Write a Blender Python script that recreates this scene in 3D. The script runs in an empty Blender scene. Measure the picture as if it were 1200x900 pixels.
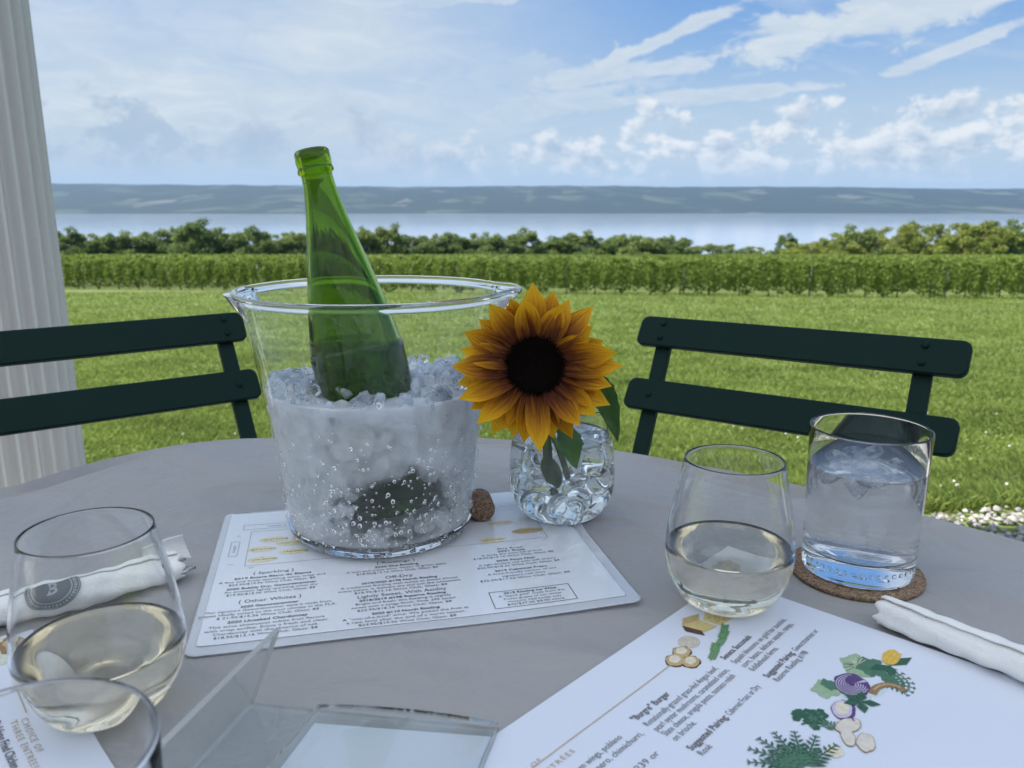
import bpy, math, random
import numpy as np
from mathutils import Vector, Matrix
random.seed(7); RNG = np.random.default_rng(11)
PI = math.pi
sc = bpy.context.scene

# ------------------------------------------------------------------ camera, world, sun, exposure
CAMZ = 1.04; TZ = 0.74; PITCH = math.radians(13.0)
cam_d = bpy.data.cameras.new('camera'); cam = bpy.data.objects.new('camera', cam_d)
sc.collection.objects.link(cam); sc.camera = cam
cam.location = (0, 0, CAMZ); cam.rotation_euler = (PI/2 - PITCH, 0, 0)
cam_d.sensor_width = 36; cam_d.lens = 28.5; cam_d.clip_start = 0.02; cam_d.clip_end = 40000
cam_d.dof.use_dof = True; cam_d.dof.focus_distance = 0.72; cam_d.dof.aperture_fstop = 12.0

SUN_EL = math.radians(58); SUN_AZ = math.radians(-97)      # azimuth measured from +Y towards +X
sun_d = bpy.data.lights.new('sun', 'SUN'); sun_d.energy = 4.8; sun_d.angle = math.radians(0.53)
sun_d.color = (1.0, 0.95, 0.86)
sun = bpy.data.objects.new('sun', sun_d); sc.collection.objects.link(sun)
S = Vector((math.sin(SUN_AZ)*math.cos(SUN_EL), math.cos(SUN_AZ)*math.cos(SUN_EL), math.sin(SUN_EL)))
sun.rotation_euler = S.to_track_quat('Z', 'Y').to_euler(); sun.location = (0, 0, 30)

sc.view_settings.view_transform = 'Standard'; sc.view_settings.look = 'None'
sc.view_settings.exposure = 0.80; sc.view_settings.gamma = 1.0
sc.view_settings.use_curve_mapping = False
sc.render.engine = 'CYCLES'
cy = sc.cycles
cy.use_denoising = True; cy.max_bounces = 64; cy.transmission_bounces = 40; cy.transparent_max_bounces = 64
cy.diffuse_bounces = 4; cy.glossy_bounces = 5; cy.volume_bounces = 48
cy.caustics_reflective = True; cy.caustics_refractive = True; cy.blur_glossy = 0.3
cy.sample_clamp_indirect = 6.0; cy.sample_clamp_direct = 0.0

class NT:
    """tiny helper to write node trees"""
    def __init__(s, nt): s.nt = nt; s.n = nt.nodes; s.l = nt.links; s.n.clear()
    def add(s, t, props=None, **ins):
        nd = s.n.new(t)
        for k, v in (props or {}).items(): setattr(nd, k, v)
        for k, v in ins.items():
            k2 = int(k[1:]) if (k[0] == 'i' and k[1:].isdigit()) else k.replace('_', ' ')
            s.set(nd.inputs[k2], v)
        return nd
    def set(s, sock, v):
        if isinstance(v, bpy.types.NodeSocket): s.l.new(v, sock)
        elif isinstance(v, bpy.types.Node): s.l.new(v.outputs[0], sock)
        else:
            if sock.type == 'RGBA' and len(v) == 3: v = (*v, 1)
            sock.default_value = v
    def m(s, op, a, b=None, c=None, clamp=False):
        nd = s.n.new('ShaderNodeMath'); nd.operation = op; nd.use_clamp = clamp
        for i, v in enumerate((a, b, c)):
            if v is not None: s.set(nd.inputs[i], v)
        return nd.outputs[0]
    def mix(s, f, a, b, mode='MIX'):
        nd = s.n.new('ShaderNodeMix'); nd.data_type = 'RGBA'; nd.blend_type = mode
        s.set(nd.inputs[0], f); s.set(nd.inputs[6], a); s.set(nd.inputs[7], b)
        return nd.outputs[2]
    def ramp(s, f, stops, interp='LINEAR'):
        nd = s.n.new('ShaderNodeValToRGB'); nd.color_ramp.interpolation = interp
        el = nd.color_ramp.elements
        while len(el) < len(stops): el.new(0.5)
        for e, (p, c) in zip(el, stops):
            e.position = p; e.color = (*c, 1) if not isinstance(c, (int, float)) else (c, c, c, 1)
        s.set(nd.inputs[0], f); return nd.outputs[0]
    def noise(s, vec, scale, detail=4, rough=0.55, dist=0.0, lac=2.0):
        nd = s.n.new('ShaderNodeTexNoise'); nd.inputs['Scale'].default_value = scale
        nd.inputs['Detail'].default_value = detail; nd.inputs['Roughness'].default_value = rough
        nd.inputs['Distortion'].default_value = dist; nd.inputs['Lacunarity'].default_value = lac
        if vec is not None: s.set(nd.inputs['Vector'], vec)
        return nd.outputs[0]
    def smooth(s, x, a, b):
        nd = s.n.new('ShaderNodeMapRange'); nd.interpolation_type = 'SMOOTHSTEP'
        s.set(nd.inputs[0], x); nd.inputs[1].default_value = a; nd.inputs[2].default_value = b
        return nd.outputs[0]
    def comb(s, x, y, z=0.0):
        nd = s.n.new('ShaderNodeCombineXYZ')
        for i, v in enumerate((x, y, z)): s.set(nd.inputs[i], v)
        return nd.outputs[0]

def build_world():
    w = bpy.data.worlds.new('World'); sc.world = w; w.use_nodes = True
    t = NT(w.node_tree)
    sky = t.add('ShaderNodeTexSky', dict(sky_type='NISHITA', sun_disc=False, sun_elevation=SUN_EL,
                sun_rotation=SUN_AZ, altitude=200.0, air_density=1.0, dust_density=0.6, ozone_density=2.0))
    tc = t.add('ShaderNodeTexCoord')
    sep = t.add('ShaderNodeSeparateXYZ', i0=tc.outputs['Generated'])
    X, Y, Z = sep.outputs
    az = t.m('MULTIPLY', t.m('ARCTAN2', X, Y), 180/PI)                 # degrees, 0 = over the lake
    el = t.m('MULTIPLY', t.m('ARCSINE', Z), 180/PI)
    # --- high thin cloud: noise on a plane overhead, drawn out in one direction
    den = t.m('ADD', t.m('MAXIMUM', Z, 0.0), 0.10)
    px = t.m('DIVIDE', X, den); py = t.m('DIVIDE', Y, den)
    pl = t.comb(px, py, 0.0)
    rot = t.add('ShaderNodeVectorRotate', dict(rotation_type='Z_AXIS'), Vector=pl, Angle=math.radians(-28))
    st = t.add('ShaderNodeVectorMath', dict(operation='MULTIPLY'), i0=rot.outputs[0], i1=(0.42, 1.25, 1))
    n1 = t.noise(st.outputs[0], 1.15, 7, 0.60, 0.9)
    n2 = t.noise(pl, 0.55, 3, 0.5, 0.4)
    left = t.smooth(az, 14.0, -14.0)
    # --- named wisps and banks: soft ellipses in azimuth / elevation broken up by noise
    ae = t.comb(az, el, 0.0)
    wob = t.noise(ae, 0.22, 6, 0.62, 0.3)
    wob2 = t.noise(t.comb(t.m('MULTIPLY', az, 0.5), el, 3.0), 0.55, 7, 0.6, 0.6)
    def blob(a0, e0, ra, re_, tilt, edge=0.6, k=1.35):
        da = t.m('SUBTRACT', az, a0); de = t.m('SUBTRACT', el, e0)
        c, s_ = math.cos(math.radians(tilt)), math.sin(math.radians(tilt))
        u = t.m('DIVIDE', t.m('ADD', t.m('MULTIPLY', da, c), t.m('MULTIPLY', de, s_)), ra)
        v = t.m('DIVIDE', t.m('SUBTRACT', t.m('MULTIPLY', de, c), t.m('MULTIPLY', da, s_)), re_)
        d = t.m('SQRT', t.m('ADD', t.m('MULTIPLY', u, u), t.m('MULTIPLY', v, v)))
        d = t.m('ADD', d, t.m('MULTIPLY', t.m('SUBTRACT', wob2, 0.5), -2.4*k))
        return t.smooth(d, 1.25, 1.25-edge)
    wisps = None
    for args, amt in [((22.5, 10.4, 9.5, 1.55, 8), .92), ((27.5, 8.6, 5.5, .42, 20), .8), ((10.2, 10.0, 7.5, .50, 22), .88),
                      ((6.0, 7.9, 4.5, .85, 8), .75), ((9.5, 8.2, 3.8, .55, 4), .75), ((13, 6.4, 9, .42, 2), .7),
                      ((-2, 12.6, 9, .7, 6), .75), ((3.5, 6.2, 6.5, .9, 12), .6), ((-14, 11.6, 11, 2.6, 4), .55),
                      ((-22, 8, 12, 4.0, 0), .5), ((-8, 7.5, 12, 2.0, 3), .5)]:
        b = t.m('MULTIPLY', blob(*args), amt)
        wisps = b if wisps is None else t.m('MAXIMUM', wisps, b)
    thr = t.m('ADD', n1, t.m('ADD', t.m('MULTIPLY', left, 0.16), t.m('MULTIPLY', t.m('SUBTRACT', n2, 0.5), 0.5)))
    cir = t.smooth(thr, 0.50, 0.86)
    veil = t.m('MULTIPLY', left, t.m('ADD', 0.55, t.m('MULTIPLY', t.smooth(n2, 0.35, 0.65), 0.40)))
    haze = t.m('MULTIPLY', t.smooth(el, 9.0, 0.0), 0.65)
    cover = t.m('MAXIMUM', t.m('MAXIMUM', t.m('MULTIPLY', cir, 0.8), veil), t.m('MAXIMUM', wisps, haze))
    skyc = t.mix(t.smooth(el, 1.0, 14.0), (2.8, 3.65, 4.5), t.mix(0.22, (0.72, 1.85, 4.1), sky.outputs[0]))
    tex = t.noise(t.comb(t.m('MULTIPLY', az, 0.35), el, 9.0), 0.7, 7, 0.62, 1.0)
    vcol = t.mix(t.smooth(el, 0.0, 8.0), (2.7, 3.4, 4.15), (3.5, 4.05, 4.6))
    vcol = t.mix(t.m('MULTIPLY', t.smooth(tex, 0.35, 0.72), t.smooth(el, 1.0, 6.0)), vcol, (4.15, 4.55, 4.9))
    base = t.mix(cover, skyc, vcol)
    # --- low cumulus over the far shore
    cu = t.comb(az, t.m('MULTIPLY', el, 1.35), 0.0)
    def field(vec):
        a = t.noise(vec, 0.20, 2, 0.5, 0.0); b = t.noise(vec, 0.62, 6, 0.60, 0.15)
        return t.m('ADD', t.m('MULTIPLY', a, 0.66), t.m('MULTIPLY', b, 0.5))
    f0 = field(cu)
    offs = t.add('ShaderNodeVectorMath', dict(operation='ADD'), i0=cu, i1=(-0.45, 0.75, 0))
    f1 = field(offs.outputs[0])
    bumps = None
    for a0, e0, ra, re_, amt in [(19.0, 5.3, 1.9, 1.3, .22), (23.8, 4.0, 2.5, 2.2, .17), (27.8, 5.3, 1.8, 1.3, .16), (31.2, 5.0, 2.2, 1.4, .15),
                            (29, 3.0, 5, 1.2, .10), (8.4, 4.6, 1.6, 1.8, .16), (-24.2, 4.3, 2.6, 1.6, .20), (-9.5, 3.9, 2.6, 2.0, .17),
                            (-16.5, 3.2, 3.0, 1.5, .15), (-30.5, 8.5, 2.2, 6.5, .22), (3.8, 3.0, 3.2, 1.6, .14), (13.5, 3.0, 4.5, 1.5, .15),
                            (-4, 2.6, 4, 1.4, .12)]:
        da = t.m('DIVIDE', t.m('SUBTRACT', az, a0), ra); de = t.m('DIVIDE', t.m('SUBTRACT', el, e0), re_)
        r2 = t.m('ADD', t.m('MULTIPLY', da, da), t.m('MULTIPLY', de, de))
        g = t.m('MULTIPLY', t.m('EXPONENT', t.m('MULTIPLY', r2, -1.0)), amt)
        bumps = g if bumps is None else t.m('ADD', bumps, g)
    dens = t.m('ADD', t.m('ADD', f0, bumps), t.m('ADD', t.m('MULTIPLY', el, -0.026), 0.055))
    cmask = t.smooth(dens, 0.59, 0.70)
    cmask = t.m('MULTIPLY', cmask, t.smooth(el, 13, 9))
    cmask = t.m('MULTIPLY', cmask, t.smooth(el, 0.3, 3.2))
    lit = t.m('ADD', t.m('MULTIPLY', t.m('SUBTRACT', f0, f1), 5.5), t.m('SUBTRACT', 1.0, t.smooth(dens, 0.64, 0.86)))
    lit = t.m('MULTIPLY', t.smooth(lit, 0.15, 1.35), t.smooth(az, -26.0, 12.0))
    ccol = t.mix(lit, (2.35, 3.05, 3.95), (5.1, 5.25, 5.4))
    base = t.mix(t.m('MULTIPLY', cmask, 0.80), base, ccol)
    # ground half of the dome: dull green
    base = t.mix(t.smooth(el, -0.2, -1.5), base, (1.2, 1.5, 1.0))
    bg = t.add('ShaderNodeBackground', Color=base, Strength=0.1)
    out = t.add('ShaderNodeOutputWorld', Surface=bg.outputs[0])
build_world()

# ------------------------------------------------------------------ object helpers
COL = sc.collection
def link(name, me, mat=None, parent=None, smooth=True):
    o = bpy.data.objects.new(name, me); COL.objects.link(o)
    if mat is not None:
        for m_ in (mat if isinstance(mat, (list, tuple)) else [mat]): me.materials.append(m_)
    if smooth and len(me.polygons):
        me.polygons.foreach_set('use_smooth', np.ones(len(me.polygons), dtype=bool))
    if parent is not None: o.parent = parent
    return o
def mesh(name, V, F, mat=None, parent=None, smooth=True):
    me = bpy.data.meshes.new(name); me.from_pydata([tuple(v) for v in V], [], [tuple(f) for f in F]); me.update()
    return link(name, me, mat, parent, smooth)
def fastmesh(name, V, nper, mat, parent=None, smooth=False):
    """V: (n*nper,3) array, every nper vertices make a face"""
    V = np.asarray(V, dtype=np.float32); n = len(V)//nper
    me = bpy.data.meshes.new(name); me.vertices.add(len(V)); me.vertices.foreach_set('co', V.ravel())
    me.loops.add(len(V)); me.loops.foreach_set('vertex_index', np.arange(len(V), dtype=np.int32))
    me.polygons.add(n); me.polygons.foreach_set('loop_start', np.arange(0, len(V), nper, dtype=np.int32))
    me.polygons.foreach_set('loop_total', np.full(n, nper, dtype=np.int32))
    me.update(calc_edges=True)
    return link(name, me, mat, parent, smooth)
def empty(name, loc=(0, 0, 0), rz=0.0):
    o = bpy.data.objects.new(name, None); COL.objects.link(o); o.location = loc; o.rotation_euler = (0, 0, rz)
    o.empty_display_size = 0.05; return o
def tag(o, label=None, cat=None, group=None, kind=None):
    if label: o['label'] = label
    if cat: o['category'] = cat
    if group: o['group'] = group
    if kind: o['kind'] = kind
    return o
def copy_tree(o, parent=None):
    c = o.copy(); COL.objects.link(c)
    if parent is not None: c.parent = parent
    for ch in list(o.children): copy_tree(ch, c)
    return c
class MB:
    def __init__(s): s.V = []; s.F = []
    def add(s, V, F):
        k = len(s.V); s.V += [tuple(v) for v in V]; s.F += [tuple(i+k for i in f) for f in F]; return s
    def box(s, c, size, R=None, bev=0.0):
        hx, hy, hz = (d/2 for d in size)
        if bev <= 0:
            P = [(x, y, z) for z in (-hz, hz) for x, y in ((-hx, -hy), (hx, -hy), (hx, hy), (-hx, hy))]
            F = [(3, 2, 1, 0), (4, 5, 6, 7), (0, 1, 5, 4), (1, 2, 6, 5), (2, 3, 7, 6), (3, 0, 4, 7)]
        else:
            P = []; b = bev
            for z, k in ((-hz, b), (-hz+b, 0), (hz-b, 0), (hz, b)):
                ax, ay = hx-k, hy-k
                P += [(-ax+b, -ay, z), (ax-b, -ay, z), (ax, -ay+b, z), (ax, ay-b, z), (ax-b, ay, z), (-ax+b, ay, z), (-ax, ay-b, z), (-ax, -ay+b, z)]
            F = [tuple(range(7, -1, -1)), tuple(range(24, 32))]
            for r in range(3):
                for i in range(8):
                    j = (i+1) % 8; F.append((r*8+i, r*8+j, r*8+8+j, r*8+8+i))
        M = R if R is not None else Matrix.Identity(3)
        c = Vector(c)
        return s.add([tuple(c + M @ Vector(p)) for p in P], F)
    def tube(s, pts, r, n=12, caps=True):
        pts = [Vector(p) for p in pts]; m = len(pts)
        rs = r if isinstance(r, (list, tuple)) else [r]*m
        V = []; up = None
        for i, p in enumerate(pts):
            d = (pts[min(i+1, m-1)] - pts[max(i-1, 0)]).normalized()
            if up is None: up = d.orthogonal().normalized()
            up = (up - d*up.dot(d)).normalized(); w = d.cross(up)
            for k in range(n):
                a = 2*PI*k/n; V.append(p + (up*math.cos(a) + w*math.sin(a))*rs[i])
        F = [(i*n+k, i*n+(k+1) % n, (i+1)*n+(k+1) % n, (i+1)*n+k) for i in range(m-1) for k in range(n)]
        if caps: F += [tuple(range(n-1, -1, -1)), tuple(range((m-1)*n, m*n))]
        return s.add(V, F)
    def build(s, name, mat, parent=None, smooth=False): return mesh(name, s.V, s.F, mat, parent, smooth)
def lathe(prof, n=96, mod=None):
    """closed profile [(r,z)...] starting and ending on the axis"""
    V = []; F = []; m = len(prof)
    for (r, z) in prof:
        if r < 1e-7: V.append((0, 0, z))
        else:
            for k in range(n):
                a = 2*PI*k/n; rr = r + (mod(a, r, z) if mod else 0)
                V.append((rr*math.cos(a), rr*math.sin(a), z))
    idx = []; p = 0
    for (r, z) in prof:
        if r < 1e-7: idx.append((p,)); p += 1
        else: idx.append(tuple(range(p, p+n))); p += n
    for i in range(m-1):
        A, B = idx[i], idx[i+1]
        for k in range(n):
            j = (k+1) % n
            if len(A) == 1 and len(B) == 1: continue
            if len(A) == 1: F.append((A[0], B[j], B[k]))
            elif len(B) == 1: F.append((A[k], A[j], B[0]))
            else: F.append((A[k], A[j], B[j], B[k]))
    return V, F
def spl(pts, n=10):
    """Catmull-Rom through 2D points"""
    P = [np.array(p, float) for p in pts]; P = [2*P[0]-P[1]] + P + [2*P[-1]-P[-2]]; out = []
    for i in range(1, len(P)-2):
        for k in range(n):
            t_ = k/n; a, b, c, d = P[i-1:i+3]
            out.append(tuple(0.5*((2*b)+(-a+c)*t_+(2*a-5*b+4*c-d)*t_**2+(-a+3*b-3*c+d)*t_**3)))
    out.append(tuple(P[-2])); return out
def radius_at(prof, z):
    pr = sorted(prof, key=lambda q: q[1]); zs = [q[1] for q in pr]; rs = [q[0] for q in pr]
    return float(np.interp(z, zs, rs))

# ------------------------------------------------------------------ materials
def mat(name): 
    m_ = bpy.data.materials.new(name); m_.use_nodes = True; return m_, NT(m_.node_tree)
def pbsdf(t, **k):
    b = t.n.new('ShaderNodeBsdfPrincipled')
    for kk, v in k.items(): t.set(b.inputs[kk.replace('_', ' ')], v)
    return b
def out(t, surf=None, vol=None):
    o = t.n.new('ShaderNodeOutputMaterial')
    if surf is not None: t.set(o.inputs['Surface'], surf)
    if vol is not None: t.set(o.inputs['Volume'], vol)
def bump(t, h, strength=0.3, dist=0.01, normal=None):
    b = t.n.new('ShaderNodeBump'); b.inputs['Strength'].default_value = strength; b.inputs['Distance'].default_value = dist
    t.set(b.inputs['Height'], h)
    if normal is not None: t.set(b.inputs['Normal'], normal)
    return b.outputs[0]
def plain(name, col, rough=0.5, nscale=30, var=0.12, bmp=0.0, bs=200, **k):
    m_, t = mat(name); tc = t.add('ShaderNodeTexCoord'); n = t.noise(tc.outputs['Object'], nscale, 5)
    c = t.mix(n, tuple(x*(1-var) for x in col), tuple(min(1, x*(1+var)) for x in col))
    b = pbsdf(t, Base_Color=c, Roughness=rough, **k)
    if bmp: t.set(b.inputs['Normal'], bump(t, t.noise(tc.outputs['Object'], bs, 4), bmp, 0.001))
    out(t, b); return m_
def glass(name, col=(1, 1, 1), ior=1.5, rough=0.0, bmp=0.0, bs=60, bd=0.001, **k):
    m_, t = mat(name)
    b = pbsdf(t, Base_Color=col, Roughness=rough, IOR=ior, Transmission_Weight=1.0, **k)
    if bmp:
        tc = t.add('ShaderNodeTexCoord'); t.set(b.inputs['Normal'], bump(t, t.noise(tc.outputs['Object'], bs, 3), bmp, bd))
    out(t, b); return m_
def leafmat(name, c1, c2, c3, trans=0.45, nscale=0.6, rough=0.5):
    m_, t = mat(name); tc = t.add('ShaderNodeTexCoord'); geo = t.add('ShaderNodeNewGeometry')
    n = t.smooth(t.noise(tc.outputs['Object'], nscale, 3), 0.35, 0.65)
    c = t.mix(n, c1, c2); c = t.mix(t.m('MULTIPLY', geo.outputs['Random Per Island'], 0.6), c, c3)
    d = pbsdf(t, Base_Color=c, Roughness=rough, Specular_IOR_Level=0.3)
    tr = t.add('ShaderNodeBsdfTranslucent', Color=c)
    mx = t.add('ShaderNodeMixShader', i0=trans, i1=d.outputs[0], i2=tr.outputs[0])
    out(t, mx); return m_

M = {}
M['clear'] = glass('clear_glass', (0.985, 0.99, 0.99), 1.48)
M['acrylic'] = glass('clear_acrylic', (0.985, 0.99, 0.99), 1.42, 0.012, bmp=0.06, bs=25, bd=0.002)
def thin_wall():
    m_, t = mat('thin_acrylic_wall'); tc = t.add('ShaderNodeTexCoord'); nb = bump(t, t.noise(tc.outputs['Object'], 25, 2), .08, .003)
    fr = t.add('ShaderNodeFresnel', IOR=1.45, Normal=nb); bf = t.add('ShaderNodeNewGeometry').outputs['Backfacing']
    f = t.m('MULTIPLY', fr.outputs[0], t.m('SUBTRACT', 1.0, bf))
    out(t, t.add('ShaderNodeMixShader', i0=f, i1=t.add('ShaderNodeBsdfTransparent', Color=(.99, .995, .995)).outputs[0], i2=t.add('ShaderNodeBsdfGlossy', Color=(1, 1, 1), Roughness=.015, Normal=nb).outputs[0])); return m_
M['thin'] = thin_wall()
M['water'] = glass('water', (0.985, 0.99, 0.995), 1.33)
M['wine'] = glass('white_wine', (0.945, 0.895, 0.77), 1.34)
M['bead'] = glass('bead_glass', (0.97, 0.985, 0.98), 1.24)
M['drop'] = glass('droplet_water', (1, 1, 1), 1.5)
M['metal'] = plain('cutlery_metal', (0.6, 0.6, 0.6), 0.25, Metallic=1.0)
M['white_paint'] = plain('white_paint', (0.62, 0.61, 0.57), 0.55, 3, 0.05, bmp=0.1, bs=60)
M['napkin'] = plain('napkin_paper', (0.80, 0.79, 0.76), 0.9, 40, 0.03, bmp=0.8, bs=420)

def green_glass():
    m_, t = mat('green_bottle_glass')
    b = pbsdf(t, Base_Color=(0.33, 0.50, 0.004), Roughness=0.0, IOR=1.33, Transmission_Weight=1.0); out(t, b); return m_
M['bottle'] = green_glass()
M['bottle_wine'] = glass('wine_in_bottle', (0.34, 0.50, 0.05), 1.15)

def ice_mat():
    m_, t = mat('clear_ice'); tc = t.add('ShaderNodeTexCoord')
    n = t.noise(tc.outputs['Object'], 70, 4, 0.6); 
    b = pbsdf(t, Base_Color=(0.96, 0.98, 1.0), Roughness=0.06, IOR=1.31, Transmission_Weight=1.0)
    t.set(b.inputs['Normal'], bump(t, n, 0.5, 0.004))
    d = pbsdf(t, Base_Color=(0.80, 0.86, 0.93), Roughness=0.5)
    tr = t.add('ShaderNodeBsdfTranslucent', Color=(0.85, 0.9, 0.96))
    w = t.add('ShaderNodeMixShader', i0=0.6, i1=d.outputs[0], i2=tr.outputs[0])
    f = t.m('MULTIPLY', t.smooth(t.noise(tc.outputs['Object'], 45, 3), 0.35, 0.65), 0.6)
    mx = t.add('ShaderNodeMixShader', i0=f, i1=b.outputs[0], i2=w.outputs[0])
    out(t, mx); return m_
M['ice'] = ice_mat()

def wet_ice():
    m_, t = mat('ice_in_water'); tc = t.add('ShaderNodeTexCoord')
    n = t.noise(tc.outputs['Object'], 90, 4, 0.6)
    b = pbsdf(t, Base_Color=(0.97, 0.985, 1.0), Roughness=0.05, IOR=1.05, Transmission_Weight=1.0, Normal=bump(t, n, 0.5, 0.003))
    w = t.add('ShaderNodeMixShader', i0=0.6, i1=t.add('ShaderNodeBsdfDiffuse', Color=(.88, .93, 1)).outputs[0], i2=t.add('ShaderNodeBsdfTranslucent', Color=(.9, .95, 1)).outputs[0])
    mx = t.add('ShaderNodeMixShader', i0=t.m('MULTIPLY', t.smooth(n, 0.38, 0.62), 0.55), i1=b.outputs[0], i2=w.outputs[0]); out(t, mx); return m_
M['wet_ice'] = wet_ice()
def slush_mat():
    """meltwater crowded with crushed ice: clear water surface, cloudy inside"""
    m_, t = mat('icy_meltwater'); tc = t.add('ShaderNodeTexCoord')
    vo = t.add('ShaderNodeTexVoronoi', dict(feature='F1'), Vector=tc.outputs['Object'], Scale=48.0)
    vc = t.add('ShaderNodeSeparateColor', i0=vo.outputs['Color']).outputs[0]
    n = t.noise(tc.outputs['Object'], 38, 5, 0.6, 0.4)
    h = t.m('ADD', t.m('MULTIPLY', vo.outputs['Distance'], 0.5), n)
    b = pbsdf(t, Base_Color=(0.985, 0.993, 1.0), Roughness=0.5, IOR=1.12, Transmission_Weight=1.0)
    t.set(b.inputs['Normal'], bump(t, h, 0.35, 0.006))
    # packed ice pressed against the wall is white; where the bottle touches the wall it has melted clear
    d = pbsdf(t, Base_Color=(0.95, 0.97, 0.99), Roughness=0.35, Normal=bump(t, h, 0.5, 0.004), Subsurface_Weight=0.0)
    tr = t.add('ShaderNodeBsdfTranslucent', Color=(0.97, 0.985, 1.0))
    w = t.add('ShaderNodeMixShader', i0=0.38, i1=d.outputs[0], i2=tr.outputs[0])
    def spot(c, r):
        q = t.add('ShaderNodeVectorMath', dict(operation='SUBTRACT'), i0=tc.outputs['Object'], i1=c)
        q = t.add('ShaderNodeVectorMath', dict(operation='DIVIDE'), i0=q.outputs[0], i1=r)
        q = t.add('ShaderNodeVectorMath', dict(operation='LENGTH'), i0=q.outputs[0]).outputs['Value']
        return t.smooth(t.m('ADD', q, t.m('MULTIPLY', t.m('SUBTRACT', n, 0.5), 0.9)), 1.15, 0.65)
    win = spot((.036, -.078, .046), (.072, .05, .036))
    icy = t.m('MULTIPLY', t.m('SUBTRACT', 1.0, win), t.m('ADD', 0.20, t.m('ADD', t.m('MULTIPLY', vc, 0.12), t.m('MULTIPLY', n, 0.62))))
    t.set(b.inputs['Roughness'], t.m('ADD', 0.14, t.m('MULTIPLY', t.m('SUBTRACT', 1.0, win), 0.22)))
    thin = t.add('ShaderNodeMixShader', i0=0.12, i1=t.add('ShaderNodeBsdfTransparent', Color=(1, 1, 1)).outputs[0], i2=b.outputs[0])
    mx = t.add('ShaderNodeMixShader', i0=icy, i1=thin.outputs[0], i2=w.outputs[0])
    v = t.add('ShaderNodeVolumeScatter', Color=(0.995, 0.998, 1.0), Density=SLUSH_D, Anisotropy=0.2)
    out(t, mx, v); return m_
SLUSH_D = 6.0
M['slush'] = slush_mat()

def cloth_mat():
    m_, t = mat('tablecloth'); tc = t.add('ShaderNodeTexCoord'); ob = tc.outputs['Object']
    n = t.noise(ob, 4, 4); c = t.mix(n, (0.305, 0.295, 0.285), (0.365, 0.355, 0.345))
    rot = t.add('ShaderNodeVectorRotate', dict(rotation_type='Z_AXIS'), Vector=ob, Angle=math.radians(20))
    st = t.add('ShaderNodeVectorMath', dict(operation='MULTIPLY'), i0=rot.outputs[0], i1=(0.6, 1.3, 1))
    w1 = t.noise(st.outputs[0], 4.8, 2, 0.45, 0.5); w2 = t.noise(ob, 14, 4, 0.5, 0.6); w3 = t.noise(ob, 900, 2)
    rd = t.m('SUBTRACT', 1.0, t.m('ABSOLUTE', t.m('SUBTRACT', t.m('MULTIPLY', w1, 2.0), 1.0)))
    h = t.m('ADD', t.m('MULTIPLY', w1, 1.0), t.m('MULTIPLY', w2, 0.20))
    nb = bump(t, h, 1.0, 0.055); nb = bump(t, w3, 0.15, 0.0006, nb)
    b = pbsdf(t, Base_Color=c, Roughness=0.62, Specular_IOR_Level=0.35, Normal=nb, Sheen_Weight=0.15); out(t, b); return m_
M['cloth'] = cloth_mat()

def paper_mat(name, col, coat, wav=0.25, s=9):
    m_, t = mat(name); tc = t.add('ShaderNodeTexCoord'); ob = tc.outputs['Object']
    c = t.mix(t.noise(ob, 12, 3), tuple(x*.97 for x in col), col)
    nb = bump(t, t.noise(ob, s, 2), wav, 0.004)
    b = pbsdf(t, Base_Color=c, Roughness=0.5, Coat_Weight=coat, Coat_Roughness=0.04, Coat_IOR=1.5, Specular_IOR_Level=0.4)
    t.set(b.inputs['Normal'], nb); t.set(b.inputs['Coat Normal'], nb)
    out(t, b); return m_
M['menu_paper'] = paper_mat('laminated_menu_paper', (0.74, 0.76, 0.79), 1.0)
M['paper'] = paper_mat('printed_menu_paper', (0.70, 0.73, 0.80), 0.25)
def pouch_mat():
    m_, t = mat('laminating_film'); 
    fr_ = t.add('ShaderNodeFresnel', IOR=1.5); bf = t.add('ShaderNodeNewGeometry').outputs['Backfacing']; fr = t.m('MULTIPLY', fr_.outputs[0], t.m('SUBTRACT', 1.0, bf)).node; g = t.add('ShaderNodeBsdfGlossy', Color=(1, 1, 1), Roughness=0.06)
    tr = t.add('ShaderNodeBsdfTransparent', Color=(0.96, 0.97, 0.98)); d = t.add('ShaderNodeBsdfDiffuse', Color=(0.8, 0.82, 0.85))
    a = t.add('ShaderNodeMixShader', i0=0.55, i1=tr.outputs[0], i2=d.outputs[0])
    mx = t.add('ShaderNodeMixShader', i0=fr.outputs[0], i1=a.outputs[0], i2=g.outputs[0]); out(t, mx); return m_
M['pouch'] = pouch_mat()
def ink(name, col, coat=0.0): 
    m_, t = mat(name); tc = t.add('ShaderNodeTexCoord')
    c = t.mix(t.noise(tc.outputs['Object'], 260, 3, 0.7), tuple(x*.7 for x in col), tuple(min(1, x*1.35) for x in col))
    b = pbsdf(t, Base_Color=c, Roughness=0.6, Coat_Weight=coat, Coat_Roughness=0.05); out(t, b); return m_
M['ink'] = ink('dark_print', (0.10, 0.10, 0.11), 0.6); M['ink2'] = ink('grey_print', (0.16, 0.15, 0.16))
M['ink_pale'] = ink('pale_print', (0.34, 0.35, 0.38), 0.6)
M['gold'] = ink('gold_print', (0.46, 0.36, 0.22)); M['oval'] = ink('yellow_print', (0.72, 0.64, 0.38), 0.6)
M['oval2'] = ink('tan_print', (0.52, 0.40, 0.18), 0.6)

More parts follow.
